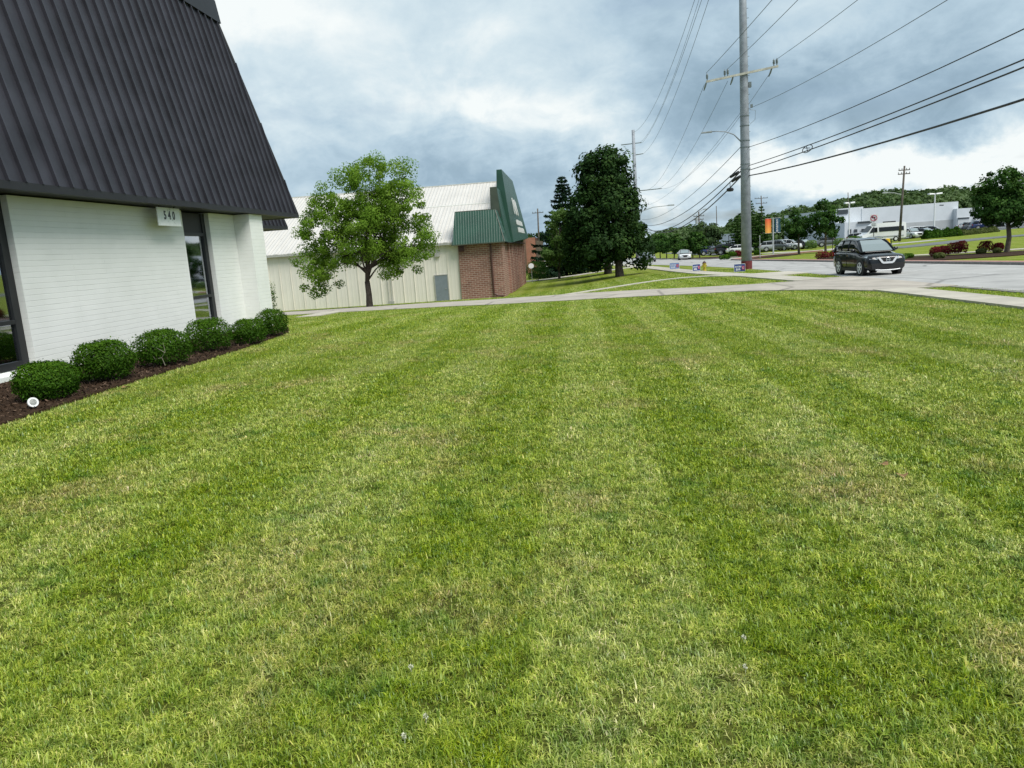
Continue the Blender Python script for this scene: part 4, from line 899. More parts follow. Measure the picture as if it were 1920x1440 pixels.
M['rim'] = plain('alloy_rim', (.72, .73, .75), .35, metal=.2, var=.05)
M['plasticblack'] = plain('black_plastic', (.012, .012, .013), .6, var=.2)
M['lamp'] = NT('headlamp_lens').pr((.55, .60, .62), .08, .3, .9, 1.).m
M['redlamp'] = NT('tail_lamp').pr((.25, .01, .01), .2, 0, .7, .5).m
def interp(y, ys, vs): return float(np.interp(y, ys, vs))
def car(label, paint, loc, rz, L=4.69, W=1.84, H=1.72, kind='suv', detail=True, group=None, name='parked_car', cat='car'):
    """front of the car points along local -Y; the origin is on the ground at the middle of the car"""
    root = empty(name, loc, rz, label, cat, group); sc = L/4.69; hw = W/2; y0 = -L/2
    suv = kind == 'suv'; belt = H*.645 if suv else H*.66; hood = H*.575 if suv else H*.60
    # lower body: closed loft
    st = [(0.0, .38, hood*.62, .76), (.05, .27, hood*.80, .90), (.16, .25, hood*.905, .965), (.45, .25, hood*.965, .99), (.8, .25, hood*.985, 1.0), (1.15, .25, hood*1.01+.01, 1.0), (1.6, .26, belt*.985, 1.0), (2.4, .26, belt, 1.0), (3.4, .26, belt*1.01, 1.0), (4.2, .22, belt*1.01 if suv else belt*.98, .985), (4.50, .27, belt*.98 if suv else belt*.95, .955), (4.63, .34, belt*.86, .90), (4.69, .44, belt*.70, .82)]
    b = MB(); ring = lambda zb, zt, w: [(-w*.86, zb), (-w*.985, zb+.10), (-w, zb+(zt-zb)*.42), (-w*.985, zb+(zt-zb)*.80), (-w*.93, zt-.035), (-w*.78, zt), (-w*.3, zt+.018), (w*.3, zt+.018), (w*.78, zt), (w*.93, zt-.035), (w*.985, zb+(zt-zb)*.80), (w, zb+(zt-zb)*.42), (w*.985, zb+.10), (w*.86, zb)]
    n = 14; vs = []
    for yy, zb, zt, w in st: vs += [(x, y0+yy*sc, z) for x, z in ring(zb, zt, w*hw)]
    fs = [(i*n+k, i*n+(k+1) % n, (i+1)*n+(k+1) % n, (i+1)*n+k) for i in range(len(st)-1) for k in range(n)]+[tuple(range(n-1, -1, -1)), tuple((len(st)-1)*n+k for k in range(n))]
    b.add(vs, fs); body = b.build('body', PAINT[paint], root, smooth=True)
    # greenhouse
    if suv: gs = [(1.12, 0, .90), (1.55, .56, .86), (1.98, .90, .82), (2.6, 1.0, .80), (3.4, .995, .79), (4.05, .92, .76), (4.38, .55, .78), (4.58, 0, .84)]
    else: gs = [(1.35, 0, .90), (1.85, .66, .84), (2.25, .97, .76), (2.8, 1.0, .75), (3.3, .95, .74), (3.75, .62, .76), (4.15, 0, .84)]
    gb = belt-.03; gv = []; gn = 8; gh = H-gb-.03
    for yy, f, wt in gs:
        wb_ = hw*.90; wt_ = wb_+(hw*wt*.90-wb_)*f; zt = gb+gh*f+.001; gv += [(-wb_, y0+yy*sc, gb-.02), (-(wb_+wt_)/2-.01, y0+yy*sc, gb+gh*f*.5), (-wt_, y0+yy*sc, zt-.03*f), (-wt_*.7, y0+yy*sc, zt), (wt_*.7, y0+yy*sc, zt), (wt_, y0+yy*sc, zt-.03*f), ((wb_+wt_)/2+.01, y0+yy*sc, gb+gh*f*.5), (wb_, y0+yy*sc, gb-.02)]
    m_ = len(gs); gf = [(i*gn+k, i*gn+(k+1) % gn, (i+1)*gn+(k+1) % gn, (i+1)*gn+k) for i in range(m_-1) for k in range(gn)]+[tuple(range(gn-1, -1, -1)), tuple((m_-1)*gn+k for k in range(gn))]
    q = MB(); q.add(gv, gf); q.build('window', M['carglass'], root, smooth=True)
    # windscreen panel, roof skin and pillars follow the same sections, a few mm proud
    def sec(i): return [Vector(v) for v in gv[i*gn:(i+1)*gn]]
    up = Vector((0, -.004, .008))
    ws = MB(); a0, a1, a2 = sec(0), sec(1), sec(2)
    ws.add([a0[3]*1+up+Vector((-hw*.14, 0, .03)), a0[4]+up+Vector((hw*.14, 0, .03)), a1[4]+up+Vector((hw*.10, 0, 0)), a1[3]+up+Vector((-hw*.10, 0, 0)), a2[4]+up+Vector((hw*.04, 0, -.01)), a2[3]+up+Vector((-hw*.04, 0, -.01))], [(0, 1, 2, 3), (3, 2, 4, 5)]); ws.build('windscreen', M['windscreen'], root)
    rf = MB(); i0, i1 = 2, (5 if suv else 4); rows = []
    for i in range(i0, i1+1):
        s_ = sec(i); rows.append([s_[2]+Vector((-.012, 0, -.03)), s_[2]+Vector((-.012, 0, .012)), s_[3]+Vector((0, 0, .022)), (s_[3]+s_[4])/2+Vector((0, 0, .035)), s_[4]+Vector((0, 0, .022)), s_[5]+Vector((.012, 0, .012)), s_[5]+Vector((.012, 0, -.03))])
    kk = len(rows[0]); rf.add([p for r_ in rows for p in r_], [(i*kk+k, i*kk+k+1, (i+1)*kk+k+1, (i+1)*kk+k) for i in range(len(rows)-1) for k in range(kk-1)]); rf.build('roof', PAINT[paint], root, smooth=True)
    pl_ = MB()
    for sgn, (ib, im, it_) in ((-1, (0, 1, 2)), (1, (7, 6, 5))):
        pl_.tube([Vector(gv[ib])+Vector((0, 0, .02)), Vector(gv[gn*1+it_]), Vector(gv[gn*2+it_])+Vector((0, 0, .01))], [.035, .03, .03], 5)
        e = m_-2; pl_.tube([Vector(gv[gn*(e)+it_]), Vector(gv[gn*(m_-1)+ib])], [.06, .08], 5)
        for yy in ((2.72, 3.62) if suv else (2.75,)):
            wb_ = hw*.90; j = int(np.argmin([abs(g_[0]-yy) for g_ in gs])); T = Vector(gv[gn*j+it_]); Bm = Vector(gv[gn*j+ib]); T.y = Bm.y = y0+yy*sc; pl_.tube([Bm+Vector((sgn*.005, 0, 0)), (Vector(gv[gn*j+im])+Vector((sgn*.006, 0, 0))) if False else Bm.lerp(T, .5)+Vector((sgn*.018, 0, 0)), T], .028, 5)
    pl_.build('pillar', PAINT[paint], root)
    wr = .375*H/1.72 if suv else .335; axf, axr = y0+.92*sc, y0+3.63*sc
    for sgn in (-1, 1):
        for ya in (axf, axr):
            Mx = Matrix.Translation((sgn*(hw-.10), ya, wr)) @ Matrix.Rotation(R_(90)*sgn, 4, 'Y')
            ar = MB(); ar.lathe([(wr*1.16, -.07), (wr*1.16, .108), (wr*1.10, .113)], 22, Mx); ar.build('wheel_arch', M['plasticblack'], body)
            ty = MB(); ty.lathe([(wr*.70, -.10), (wr*.96, -.10), (wr, -.06), (wr, .08), (wr*.96, .118), (wr*.70, .122), (wr*.66, .10)], 24, Mx); ty = ty.build('wheel', M['tyre'], root, smooth=True)
            rm = MB(); rm.lathe([(wr*.70, .09), (wr*.69, .126), (wr*.61, .128), (wr*.60, .09)], 24, Mx)
            rm.lathe([(.06, .09), (.06, .13), (.02, .135)], 10, Mx)
            for k in range(5 if detail else 4):
                t = 2*math.pi*k/(5 if detail else 4); A = Matrix.Rotation(t, 4, 'Z'); rm.box((.03, -.035, .10), (wr*.62, .035, .125), Mx @ A)
            rm.build('rim', M['rim'], ty)
    # front
    fz = hood*.80
    for sgn in (-1, 1):
        hl = MB(); a = [(sgn*hw*.48, y0+.012*sc, fz-.05), (sgn*hw*.86, y0+.10*sc, fz-.01), (sgn*hw*.985, y0+.50*sc, fz+.09), (sgn*hw*.90, y0+.36*sc, fz+.115), (sgn*hw*.50, y0+.05*sc, fz+.05)]
        hl.prism([Vector(p)+Vector((sgn*.012, -.03, 0)) for p in a], (-sgn*.01, .06, 0)); hl.build('headlight', M['lamp'], root)
        mr = MB(); mr.lathe([(.02, -.09), (.075, -.07), (.09, 0), (.075, .07), (.02, .09)], 8, Matrix.Translation((sgn*(hw+.10), y0+1.52*sc, belt+.06)) @ Matrix.Rotation(R_(90), 4, 'Y') @ Matrix.Diagonal((.9, .7, 1.25, 1))); mr.tube([(sgn*(hw-.1), y0+1.52*sc, belt), (sgn*(hw+.06), y0+1.52*sc, belt+.03)], .02, 5); mr.build('mirror', PAINT[paint], root, smooth=True)
        tl = MB(); tl.box((sgn*hw*.955-.05, y0+4.47*sc, belt*.80), (sgn*hw*.955+.03, y0+4.60*sc, belt*.98)); tl.build('tail_light', M['redlamp'], root)
    gr = MB(); gr.prism([(-hw*.46, y0-.018, fz+.03), (-hw*.27, y0-.03, fz-.26), (hw*.27, y0-.03, fz-.26), (hw*.46, y0-.018, fz+.03)], (0, .12, 0)); gr = gr.build('grille', M['plasticblack'], root)
    if detail:
        vch = MB(); P = [Vector(p) for p in ((-hw*.46, y0-.04, fz+.05), (-hw*.25, y0-.06, fz-.19), (hw*.25, y0-.06, fz-.19), (hw*.46, y0-.04, fz+.05))]
        for p, q_ in zip(P[:-1], P[1:]):
            d = (q_-p).normalized(); nn = Vector((-d.z, 0, d.x))*.042; vch.prism([p-nn, q_-nn, q_+nn, p+nn], (0, .03, 0))
        vch.build('chrome_surround', M['rim'], gr)
        bd = MB(); bd.tube([(.085*math.cos(t), y0-.055, fz-.06+.085*math.sin(t)) for t in np.linspace(0, 2*math.pi, 15)], .014, 5); bd.box((-.10, y0-.068, fz-.078), (.10, y0-.05, fz-.042)); bd.build('badge', M['chrome'], gr)
        lb_ = MB(); lb_.prism([(-hw*.82, y0+.02, .58*hood), (-hw*.78, y0+.02, .30), (hw*.78, y0+.02, .30), (hw*.82, y0+.02, .58*hood)], (0, -.045, 0)); lb_.build('bumper_intake', M['plasticblack'], root)
        cb = MB(); cb.tube([(-hw*.62, y0-.04, .275), (-hw*.30, y0-.06, .25), (hw*.30, y0-.06, .25), (hw*.62, y0-.04, .275)], .022, 6); cb.build('bumper_trim', M['rim'], root)
        for sgn in (-1, 1):
            rail = MB(); rail.tube([(sgn*hw*.70, y0+2.0*sc, H-.035), (sgn*hw*.69, y0+2.5*sc, H+.03), (sgn*hw*.66, y0+3.8*sc, H+.0), (sgn*hw*.64, y0+4.1*sc, H-.08)], .016, 6); rail.build('roof_rail', M['chrome'], root)
            tr = MB(); tr.tube([(sgn*hw*.945, y0+1.5*sc, belt+.005), (sgn*hw*.95, y0+3.0*sc, belt+.012), (sgn*hw*.93, y0+4.0*sc, belt+.04), (sgn*hw*.85, y0+4.25*sc, belt+.22)], .013, 5); tr.build('window_trim', M['chrome'], root)
            for yy in (2.35, 3.35): h = MB(); h.box((sgn*(hw+.012)-.018, y0+yy*sc, belt-.20), (sgn*(hw+.012)+.018, y0+yy*sc+.17, belt-.165)); h.build('door_handle', M['chrome'], root)
            sk = MB(); sk.box((sgn*hw*.985-.02, y0+1.30*sc, .20), (sgn*hw*.985+.025, y0+3.25*sc, .34)); sk.build('side_skirt', M['plasticblack'], root)
            dl = MB(); dl.box((sgn*(hw+.001)-.006, y0+2.62*sc, .36), (sgn*(hw+.001)+.004, y0+2.63*sc, belt-.06)); dl.box((sgn*(hw+.001)-.006, y0+1.52*sc, .36), (sgn*(hw+.001)+.004, y0+1.53*sc, belt-.06)); dl.build('door_gap', M['plasticblack'], root)
    return root
cx, cy = 13.58, 37.15
car('black crossover SUV driving toward the camera with chrome V shaped grille surround', 'black', (cx, cy, gz(cx, cy)+.025), R_(2), L=4.36, W=1.70, H=1.66, name='moving_car')
p = at(1283, 480, 117); car('white car driving far off on the road, above the blue yard signs', 'white', (p[0], 117, gz(p[0], 117)+.03), R_(-4), L=4.4, W=1.72, H=1.5, detail=False, name='moving_car')
p = at(1215, 480, 118); car('dark car far off, half hidden by the dark maple', 'grey', (p[0]-.2, 118, gz(p[0], 118)+.03), R_(10), L=4.6, W=1.8, H=1.45, kind='sedan', detail=False, name='moving_car')
PC = [(1331, 140, 88, 'suv', 'blue', 'blue and white car parked left of the pickup, beyond the street trees', 1.6), (1346, 134, 20, 'sedan', 'grey', 'grey car parked second from the left beyond the street trees', 1.45), (1365, 132, 82, 'suv', 'black', 'black pickup sized vehicle parked left of the grey pole', 1.75), (1388, 128, 75, 'sedan', 'white', 'white car parked directly behind the grey pole', 1.45),
      (1452, 123, 80, 'suv', 'silver', 'silver car parked behind the orange banner pole', 1.6), (1466, 122, 30, 'suv', 'grey', 'dark grey car parked right of the orange banner pole', 1.65), (1484, 121, 35, 'suv', 'white', 'white car parked left of the shorter street tree trunk', 1.6), (1505, 120, 35, 'sedan', 'black', 'black car parked right of the shorter street tree trunk', 1.45), (1556, 121, 80, 'sedan', 'grey', 'dark car parked between the two street trees and the light pole', 1.45),
      (1618, 122, 60, 'suv', 'silver', 'silver car nosing out left of the passenger van', 1.6), (1708, 124, 10, 'suv', 'white', 'white car facing the street right of the timber pole', 1.6), (1727, 127, 70, 'suv', 'white', 'white car parked behind the one right of the timber pole', 1.7), (1733, 123, 25, 'sedan', 'black', 'black low car parked by the dark hedge end', 1.4), (1745, 131, 60, 'suv', 'silver', 'silver car parked behind the dark hedge end', 1.6),
      (1818, 148, 80, 'sedan', 'silver', 'silver car in front of the first garage bay', 1.5), (1832, 146, 60, 'sedan', 'grey', 'grey car between the garage bays', 1.5), (1845, 142, 80, 'suv', 'blue', 'dark blue car in front of the second garage bay', 1.6), (1876, 138, 80, 'suv', 'black', 'black car left of the large street tree trunk', 1.7), (1915, 132, 80, 'sedan', 'white', 'white car at the right edge beyond the large street tree', 1.5)]
for px, Y, a, kd, colr, lab, H in PC:
    q = at(px, 450, Y); car(lab, colr, (q[0], Y, gz(q[0], Y)+.06), R_(a), L=4.6, W=1.82, H=H, kind=kd, detail=False, group='vehicles parked at the dealership')
def van(loc, rz):
    root = empty('passenger_van', loc, rz, 'white high roof passenger van with a long dark window band', 'van', 'vehicles parked at the dealership'); L, W, H = 6.6, 2.0, 2.72; hw = W/2; y0 = -L/2
    b = MB(); st = [(0, .45, .95, .84), (.12, .32, 1.12, .95), (.75, .30, 1.32, 1.0), (.95, .30, 1.50, 1.0), (1.75, .30, 2.45, .97), (2.2, .30, 2.68, .96), (3.5, .30, 2.74, .96), (6.3, .32, 2.70, .96), (6.6, .40, 2.55, .94)]
    vs = []; n = 8
    for yy, zb, zt, w in st: vs += [(-hw*w*.9, y0+yy, zb), (-hw*w, y0+yy, zb+.15), (-hw*w, y0+yy, zb+(zt-zb)*.5), (-hw*w*.84, y0+yy, zt), (hw*w*.84, y0+yy, zt), (hw*w, y0+yy, zb+(zt-zb)*.5), (hw*w, y0+yy, zb+.15), (hw*w*.9, y0+yy, zb)]
    b.add(vs, [(i*n+k, i*n+(k+1) % n, (i+1)*n+(k+1) % n, (i+1)*n+k) for i in range(len(st)-1) for k in range(n)]+[tuple(range(n-1, -1, -1)), tuple((len(st)-1)*n+k for k in range(n))]); b.build('body', PAINT['white'], root)
    for s_ in (-1, 1):
        w_ = MB(); w_.prism([(s_*hw*.965, y0+2.55, 1.50), (s_*hw*.965, y0+6.2, 1.50), (s_*hw*.905, y0+6.2, 2.12), (s_*hw*.905, y0+2.55, 2.12)], (s_*.03, 0, 0)); w_.build('side_window', M['carglass'], root)
        w_ = MB(); w_.prism([(s_*hw*.97, y0+1.15, 1.45), (s_*hw*.97, y0+2.3, 1.45), (s_*hw*.90, y0+2.3, 2.12), (s_*hw*.90, y0+1.6, 2.12)], (s_*.03, 0, 0)); w_.build('side_window', M['carglass'], root)
        w_ = MB(); w_.box((s_*hw*.99-.02, y0+.8, .72), (s_*hw*.99+.02, y0+6.2, .86)); w_.build('side_trim', PAINT['silver'], root)
        for ya in (y0+1.15, y0+5.0):
            Mx = Matrix.Translation((s_*(hw-.10), ya, .36)) @ Matrix.Rotation(R_(90)*s_, 4, 'Y'); t = MB(); t.lathe([(.25, -.1), (.36, -.08), (.36, .11), (.24, .13)], 16, Mx); t = t.build('wheel', M['tyre'], root)
            a = MB(); a.lathe([(.22, .1), (.21, .135), (.05, .14)], 12, Mx); a.build('rim', M['rim'], t)
        h = MB(); h.box((s_*hw*.72-.12, y0-.0, .88), (s_*hw*.72+.12, y0+.2, 1.08)); h.build('headlight', M['lamp'], root)
    w_ = MB(); w_.prism([(-hw*.86, y0+1.0, 1.58), (hw*.86, y0+1.0, 1.58), (hw*.76, y0+1.72, 2.38), (-hw*.76, y0+1.72, 2.38)], (0, -.04, .03)); w_.build('windscreen', M['carglass'], root)
    ac = MB(); ac.box((-.6, y0+3.9, 2.72), (.6, y0+5.2, 2.90)); ac.build('roof_unit', M['plasticblack'], root, bevel=.04)
q = at(1651, 450, 116); van((q[0], 116, gz(q[0], 116)+.06), R_(-82))
# ------------------------------------------------------------ yard signs, hydrant, posts
M['signblue'] = plain('sign_blue', (.010, .045, .20), .5, var=.1); M['signlight'] = plain('sign_pale_blue', (.20, .28, .52), .5, var=.08); M['signred'] = plain('sign_red', (.42, .035, .10), .5, var=.1); M['hydrant'] = plain('hydrant_yellow', (.62, .48, .05), .5, var=.12); M['yellow'] = plain('bright_yellow', (.78, .50, .01), .5, var=.08)
def yard_sign(px, py, Y, rz, label, back='signblue', w=.66, h=.46):
    b = spot(px, py, Y); r = empty('yard_sign', b, rz, label, 'yard sign', 'campaign yard signs by the sidewalk')
    q = MB(); q.box((-w/2, -.005, .14), (w/2, .005, .14+h)); bd = q.build('board', M[back], r)
    fr = MB(); fr.box((-w/2-.012, -.007, .14+h-.01), (w/2+.012, .007, .15+h)); fr.box((-w/2-.012, -.007, .13), (w/2+.012, .007, .14)); fr.box((-w/2-.012, -.007, .13), (-w/2+.002, .007, .15+h)); fr.box((w/2-.002, -.007, .13), (w/2+.012, .007, .15+h)); fr.build('border', M['whitepaint'], bd)
    lt = MB()
    for k in range(5):   # two slanting rows of heavy white strokes
        x = -w*.43+k*w*.125; z = .14+h*.52
        lt.prism([(x, -.006, z), (x+.035, -.006, z), (x+.055, -.006, z+h*.24), (x+.02, -.006, z+h*.24)], (0, -.003, 0))
        if k % 2: lt.prism([(x+.03, -.006, z+h*.10), (x+.085, -.006, z+h*.10), (x+.085, -.006, z+h*.15), (x+.03, -.006, z+h*.15)], (0, -.003, 0))
    for k in range(3):
        x = -w*.36+k*w*.15; z = .14+h*.14
        lt.prism([(x, -.006, z), (x+.045, -.006, z), (x+.065, -.006, z+h*.30), (x+.02, -.006, z+h*.30)], (0, -.003, 0)); lt.prism([(x+.04, -.006, z), (x+.09, -.006, z+.02), (x+.09, -.006, z+.06), (x+.04, -.006, z+.04)], (0, -.003, 0))
    lt.build('lettering', M['whitepaint'], bd)
    rd = MB(); rd.box((w*.20, -.011, .14+h*.22), (w*.44, -.006, .14+h*.72)); rd = rd.build('red_square', M['signred'], bd)
    rg = MB(); rg.tube([(w*.32+.045*math.cos(t), -.013, .14+h*.46+.06*math.sin(t)) for t in np.linspace(.3, 5.6, 10)], .009, 4); rg.build('ring_mark', M['whitepaint'], rd)
    lg = MB(); lg.tube([(-w*.3, 0, -.1), (-w*.3, 0, .2)], .006, 5); lg.tube([(w*.3, 0, -.1), (w*.3, 0, .2)], .006, 5); lg.build('stake', M['galv'], r)
yard_sign(1387, 514, 49, R_(-3), 'dark blue yard sign with red square leaning by the grey pole base')
yard_sign(1306, 511, 56.8, R_(28), 'turned blue yard sign with red square beside the yellow hydrant')
yard_sign(1265, 508, 66, R_(-6), 'palest of the yard signs, leftmost beside the far sidewalk', 'signlight', w=.78, h=.5)
b = spot(1321, 510, 58.5); hy = empty('fire_hydrant', b, 0, 'yellow fire hydrant with dark cap beside the turned yard sign', 'fire hydrant')
q = MB(); q.lathe([(.16, -.05), (.16, .05), (.11, .07), (.11, .50), (.15, .52), (.15, .58)], 14); q.build('barrel', M['hydrant'], hy, smooth=False)
q = MB(); q.lathe([(.15, .58), (.14, .64), (.09, .71), (.03, .73), (.03, .78)], 14); q.build('bonnet', M['downspout'], hy)
for s_ in (-1, 1): q = MB(); q.tube([(0, 0, .42), (s_*.19, 0, .42)], .055, 8); q.build('outlet', M['hydrant'], hy)
q = MB(); q.tube([(0, 0, .38), (0, -.2, .38)], .075, 8); q.build('front_outlet', M['hydrant'], hy)
for i, (px, lab) in enumerate(((1655, 'left yellow plastic drum behind the black SUV'), (1664, 'right yellow plastic drum behind the black SUV'))):
    b = spot(px, 463, 88); r = empty('yellow_drum', b, 0, lab, 'drum', 'yellow drums behind the black SUV'); q = MB(); q.lathe([(.30, 0), (.30, .3), (.27, .32), (.27, .6), (.24, .62), (.24, .95), (.1, 1.0)], 12); q.build('barrel', M['yellow'], r); q = MB(); q.lathe([(.34, 0), (.34, .06)], 12); q.build('base_ring', M['plasticblack'], r)
for px, py, Y, h, lab in ((1561, 466, 100, 1.9, 'thin black marker post between the second street tree and the SUV'), (1367, 472, 108, 3.0, 'thin black post left of the grey pole near the round dark shrubs'), (1671, 463, 90, .9, 'short dark marker stake right of the yellow drums'), (1425, 476, 92, 2.6, 'thin pale post in the lawn right of the grey pole')):
    b = spot(px, py, Y); q = MB(); q.tube([(b.x, b.y, b.z-.1), (b.x, b.y, b.z+h)], [.045, .04], 6); q.box((b.x-.07, b.y-.03, b.z+h-.12), (b.x+.07, b.y+.03, b.z+h)); tag(q.build('marker_post', M['galv' if 'pale' in lab else 'plasticblack']), lab, 'post')
# no-left-turn sign
b = spot(1638, 449, 104); r = empty('traffic_sign', b, R_(-20), 'no left turn sign above a small white plate on a dark post', 'traffic sign'); topz = at(1638, 402, 104)[2]-b.z
q = MB(); q.tube([(0, 0, -.2), (0, 0, topz)], .045, 6); q.build('post', M['plasticblack'], r)
q = MB(); q.box((-.46, -.07, topz-.92), (.46, -.05, topz)); bd = q.build('board', M['whitepaint'], r, bevel=.01)
q = MB(); q.tube([(.36*math.cos(t), -.085, topz-.46+.36*math.sin(t)) for t in np.linspace(0, 2*math.pi, 22)], .045, 5); q.prism([(-.27, -.088, topz-.25), (-.21, -.088, topz-.19), (.27, -.088, topz-.67), (.21, -.088, topz-.73)], (0, -.01, 0)); q.build('red_ring', M['signred'], bd)
q = MB(); q.prism([(.06, -.078, topz-.74), (.16, -.078, topz-.74), (.16, -.078, topz-.36), (-.10, -.078, topz-.30), (-.10, -.078, topz-.20), (-.30, -.078, topz-.37), (-.10, -.078, topz-.54), (-.10, -.078, topz-.44), (.06, -.078, topz-.46)], (0, -.008, 0)); q.build('arrow', M['black'], bd)
q = MB(); q.box((-.34, -.07, topz-1.55), (.34, -.05, topz-1.02)); q = q.build('plate', M['whitepaint'], r)
q2 = MB(); q2.box((-.22, -.08, topz-1.42), (.22, -.072, topz-1.36)); q2.box((-.22, -.08, topz-1.25), (.22, -.072, topz-1.19)); q2.build('plate_lettering', M['black'], q)
# white spotlight lying on the mulch
sx_, sy_ = gnd(64, 771); r = empty('garden_spotlight', (sx_, sy_, gz(sx_, sy_)+.11), 0, 'white rimmed round garden spotlight standing in the mulch', 'spotlight')
Mx = Matrix.Rotation(math.atan2(-sx_, sy_)+0.25, 4, 'Z') @ Matrix.Rotation(R_(72), 4, 'X') @ Matrix.Scale(.74, 4)
q = MB(); q.lathe([(.02, -.14), (.05, -.12), (.08, -.02), (.088, .03), (.084, .045), (.055, .045), (.052, .035)], 24, Mx); q.build('housing', M['whitepaint'], r, smooth=False)
q = MB(); q.lathe([(.053, .03), (.052, .040), (.02, .043)], 18, Mx); q.build('lens', plain('frosted_lens', (.30, .31, .29), .3, var=.4, scale=60), r)
q = MB(); q.tube([(0, .02, -.16), (0, .04, -.02)], .012, 6); q.build('stake', M['black'], r)
# ------------------------------------------------------------ dealership across the road
M['dealwhite'] = plain('dealership_white', (.59, .62, .65), .6, var=.04, scale=.5); M['dealgrey'] = plain('dealership_grey_base', (.40, .415, .42), .7, var=.08, scale=.5); M['dealdark'] = plain('dealership_dark', (.05, .06, .065), .3, var=.2); M['teal'] = plain('teal_panel', (.012, .06, .105), .5, var=.1); M['garage'] = plain('garage_door', (.50, .52, .54), .5, var=.06)
Yd = 170.0
def dpx(px, py, dy=0.): return at(px, py, Yd+dy)
CR = Matrix.Rotation(YAW, 4, 'Z')
def block(pxa, pya, pxb, pyb, ybase_px, depth, Y=Yd):
    a = at(pxa, pya, Y); k = Vector((math.cos(YAW), math.sin(YAW), 0)); v = ray(pxb, pyb); v2 = Vector((v[0], v[1], 0)); o = Vector((0, 0, 0))
    # end point: where the ray for px b meets the vertical plane through a along k
    n = Vector((-math.sin(YAW), math.cos(YAW), 0)); t = Vector(a).dot(n)/Vector(v).dot(n); bb = Vector(v)*t; A = Vector(a); B = Vector((bb.x, bb.y, CAMZ+bb.z)); return A, B, n
dl = empty('dealership_building', (70, 175, -1), 0, 'long white dealership hall with grey lower wall below the wooded hill', 'building'); INVD = Matrix.Translation((-70, -175, 1))
def dwall(name, pxa, pya, pxb, pyb, z0, mat, depth=20, off=0., parent=dl, Y=Yd):
    A, B, n = block(pxa, pya, pxb, pyb, 0, depth, Y); A = A-n*off; B = B-n*off; z1 = (A.z+B.z)/2
    q = MB(); q.hexa([(A.x, A.y, z0), (B.x, B.y, z0), (B.x+n.x*depth, B.y+n.y*depth, z0), (A.x+n.x*depth, A.y+n.y*depth, z0)], [(A.x, A.y, A.z), (B.x, B.y, B.z), (B.x+n.x*depth, B.y+n.y*depth, B.z), (A.x+n.x*depth, A.y+n.y*depth, A.z)])
    o = q.build(name, mat, parent)
    if parent is dl: o.matrix_parent_inverse = INVD
    return o
dwall('wall', 1616, 391, 1797, 377.5, -3, M['dealwhite'], 30)
dwall('wall_base', 1618, 424, 1797, 410.5, -3, M['dealgrey'], .3, .06)
dwall('showroom', 1566, 392.5, 1617, 387.5, -3, M['dealwhite'], 30, .4)
dwall('showroom_window', 1568, 403, 1588, 401, 5.2, M['dealdark'], .3, .55)
dwall('canopy', 1566, 419, 1616, 415.5, -3, M['dealwhite'], 6, 4.5)
dwall('canopy_edge', 1590, 417.2, 1616, 415.4, at(1600, 420.3, Yd)[2], M['dealdark'], .2, 4.62)
dwall('entrance', 1573, 431, 1578, 431, -1.1, M['dealdark'], .2, 4.6); dwall('entrance', 1584, 431, 1589, 431, -1.1, M['dealdark'], .2, 4.6); dwall('showroom_window', 1597, 430.5, 1611, 429.5, at(1604, 441, Yd)[2], M['dealdark'], .2, 4.6)
dwall('service_wing', 1797, 391, 1930, 383, -3, M['dealwhite'], 26, -.5)
for a_, b_ in ((1798, 1819), (1829, 1846), (1864, 1880), (1895, 1910)):
    w_ = dwall('garage_door', a_, 408-.06*(a_-1798), b_, 407-.06*(a_-1798), -1.2, M['garage'], .2, -.35)
    dwall('door_header', a_, 408-.06*(a_-1798), b_, 407-.06*(a_-1798), at(a_, 410.8-.06*(a_-1798), Yd)[2], M['dealdark'], .1, -.25)
for px in (1761, 1765): dwall('wall_light', px, 384, px+2.5, 384, at(px, 386, Yd)[2], M['dealdark'], .3, .4)
# modern neighbour with teal panel
db = empty('showroom_building', (40, 180, -1), 0, 'low pale showroom with teal end panel behind the banner pole', 'building')
dwall('wall', 1458, 411, 1515, 407, -3, M['dealwhite'], 16, 0, db, 178); dwall('glazing', 1463, 424, 1512, 420, .5, M['dealdark'], .2, .2, db, 178); dwall('roof_edge', 1452, 407.5, 1516, 403.5, at(1480, 409, 178)[2], M['teal'], 17, .5, db, 178); dwall('lower_wall', 1452, 436, 1515, 432, -3, M['dealgrey'], .3, .5, db, 178)
tp_ = dwall('teal_panel', 1453, 405.5, 1463, 405, at(1458, 434, 178)[2], M['teal'], .5, 1.0, db, 178)
lq = at(1458.5, 419, 176.8); 
for i in range(5): text('NOWIH'[i] if False else 'I', 1.0, (lq[0], lq[1]-.15, lq[2]+1.5-i*.62), (R_(90), R_(90), YAW), M['whitepaint'], db, 'lettering', .03, bold=.06)
# grey shed left of the pole
dwall('shed_wall', 1328, 441, 1378, 438, -4, plain('blue_grey_siding', (.22, .27, .31), .7, var=.1, scale=.5), 14, 0, empty('grey_shed', (0, 0, 0), 0, 'blue grey metal shed left of the grey pole', 'building'), 185)
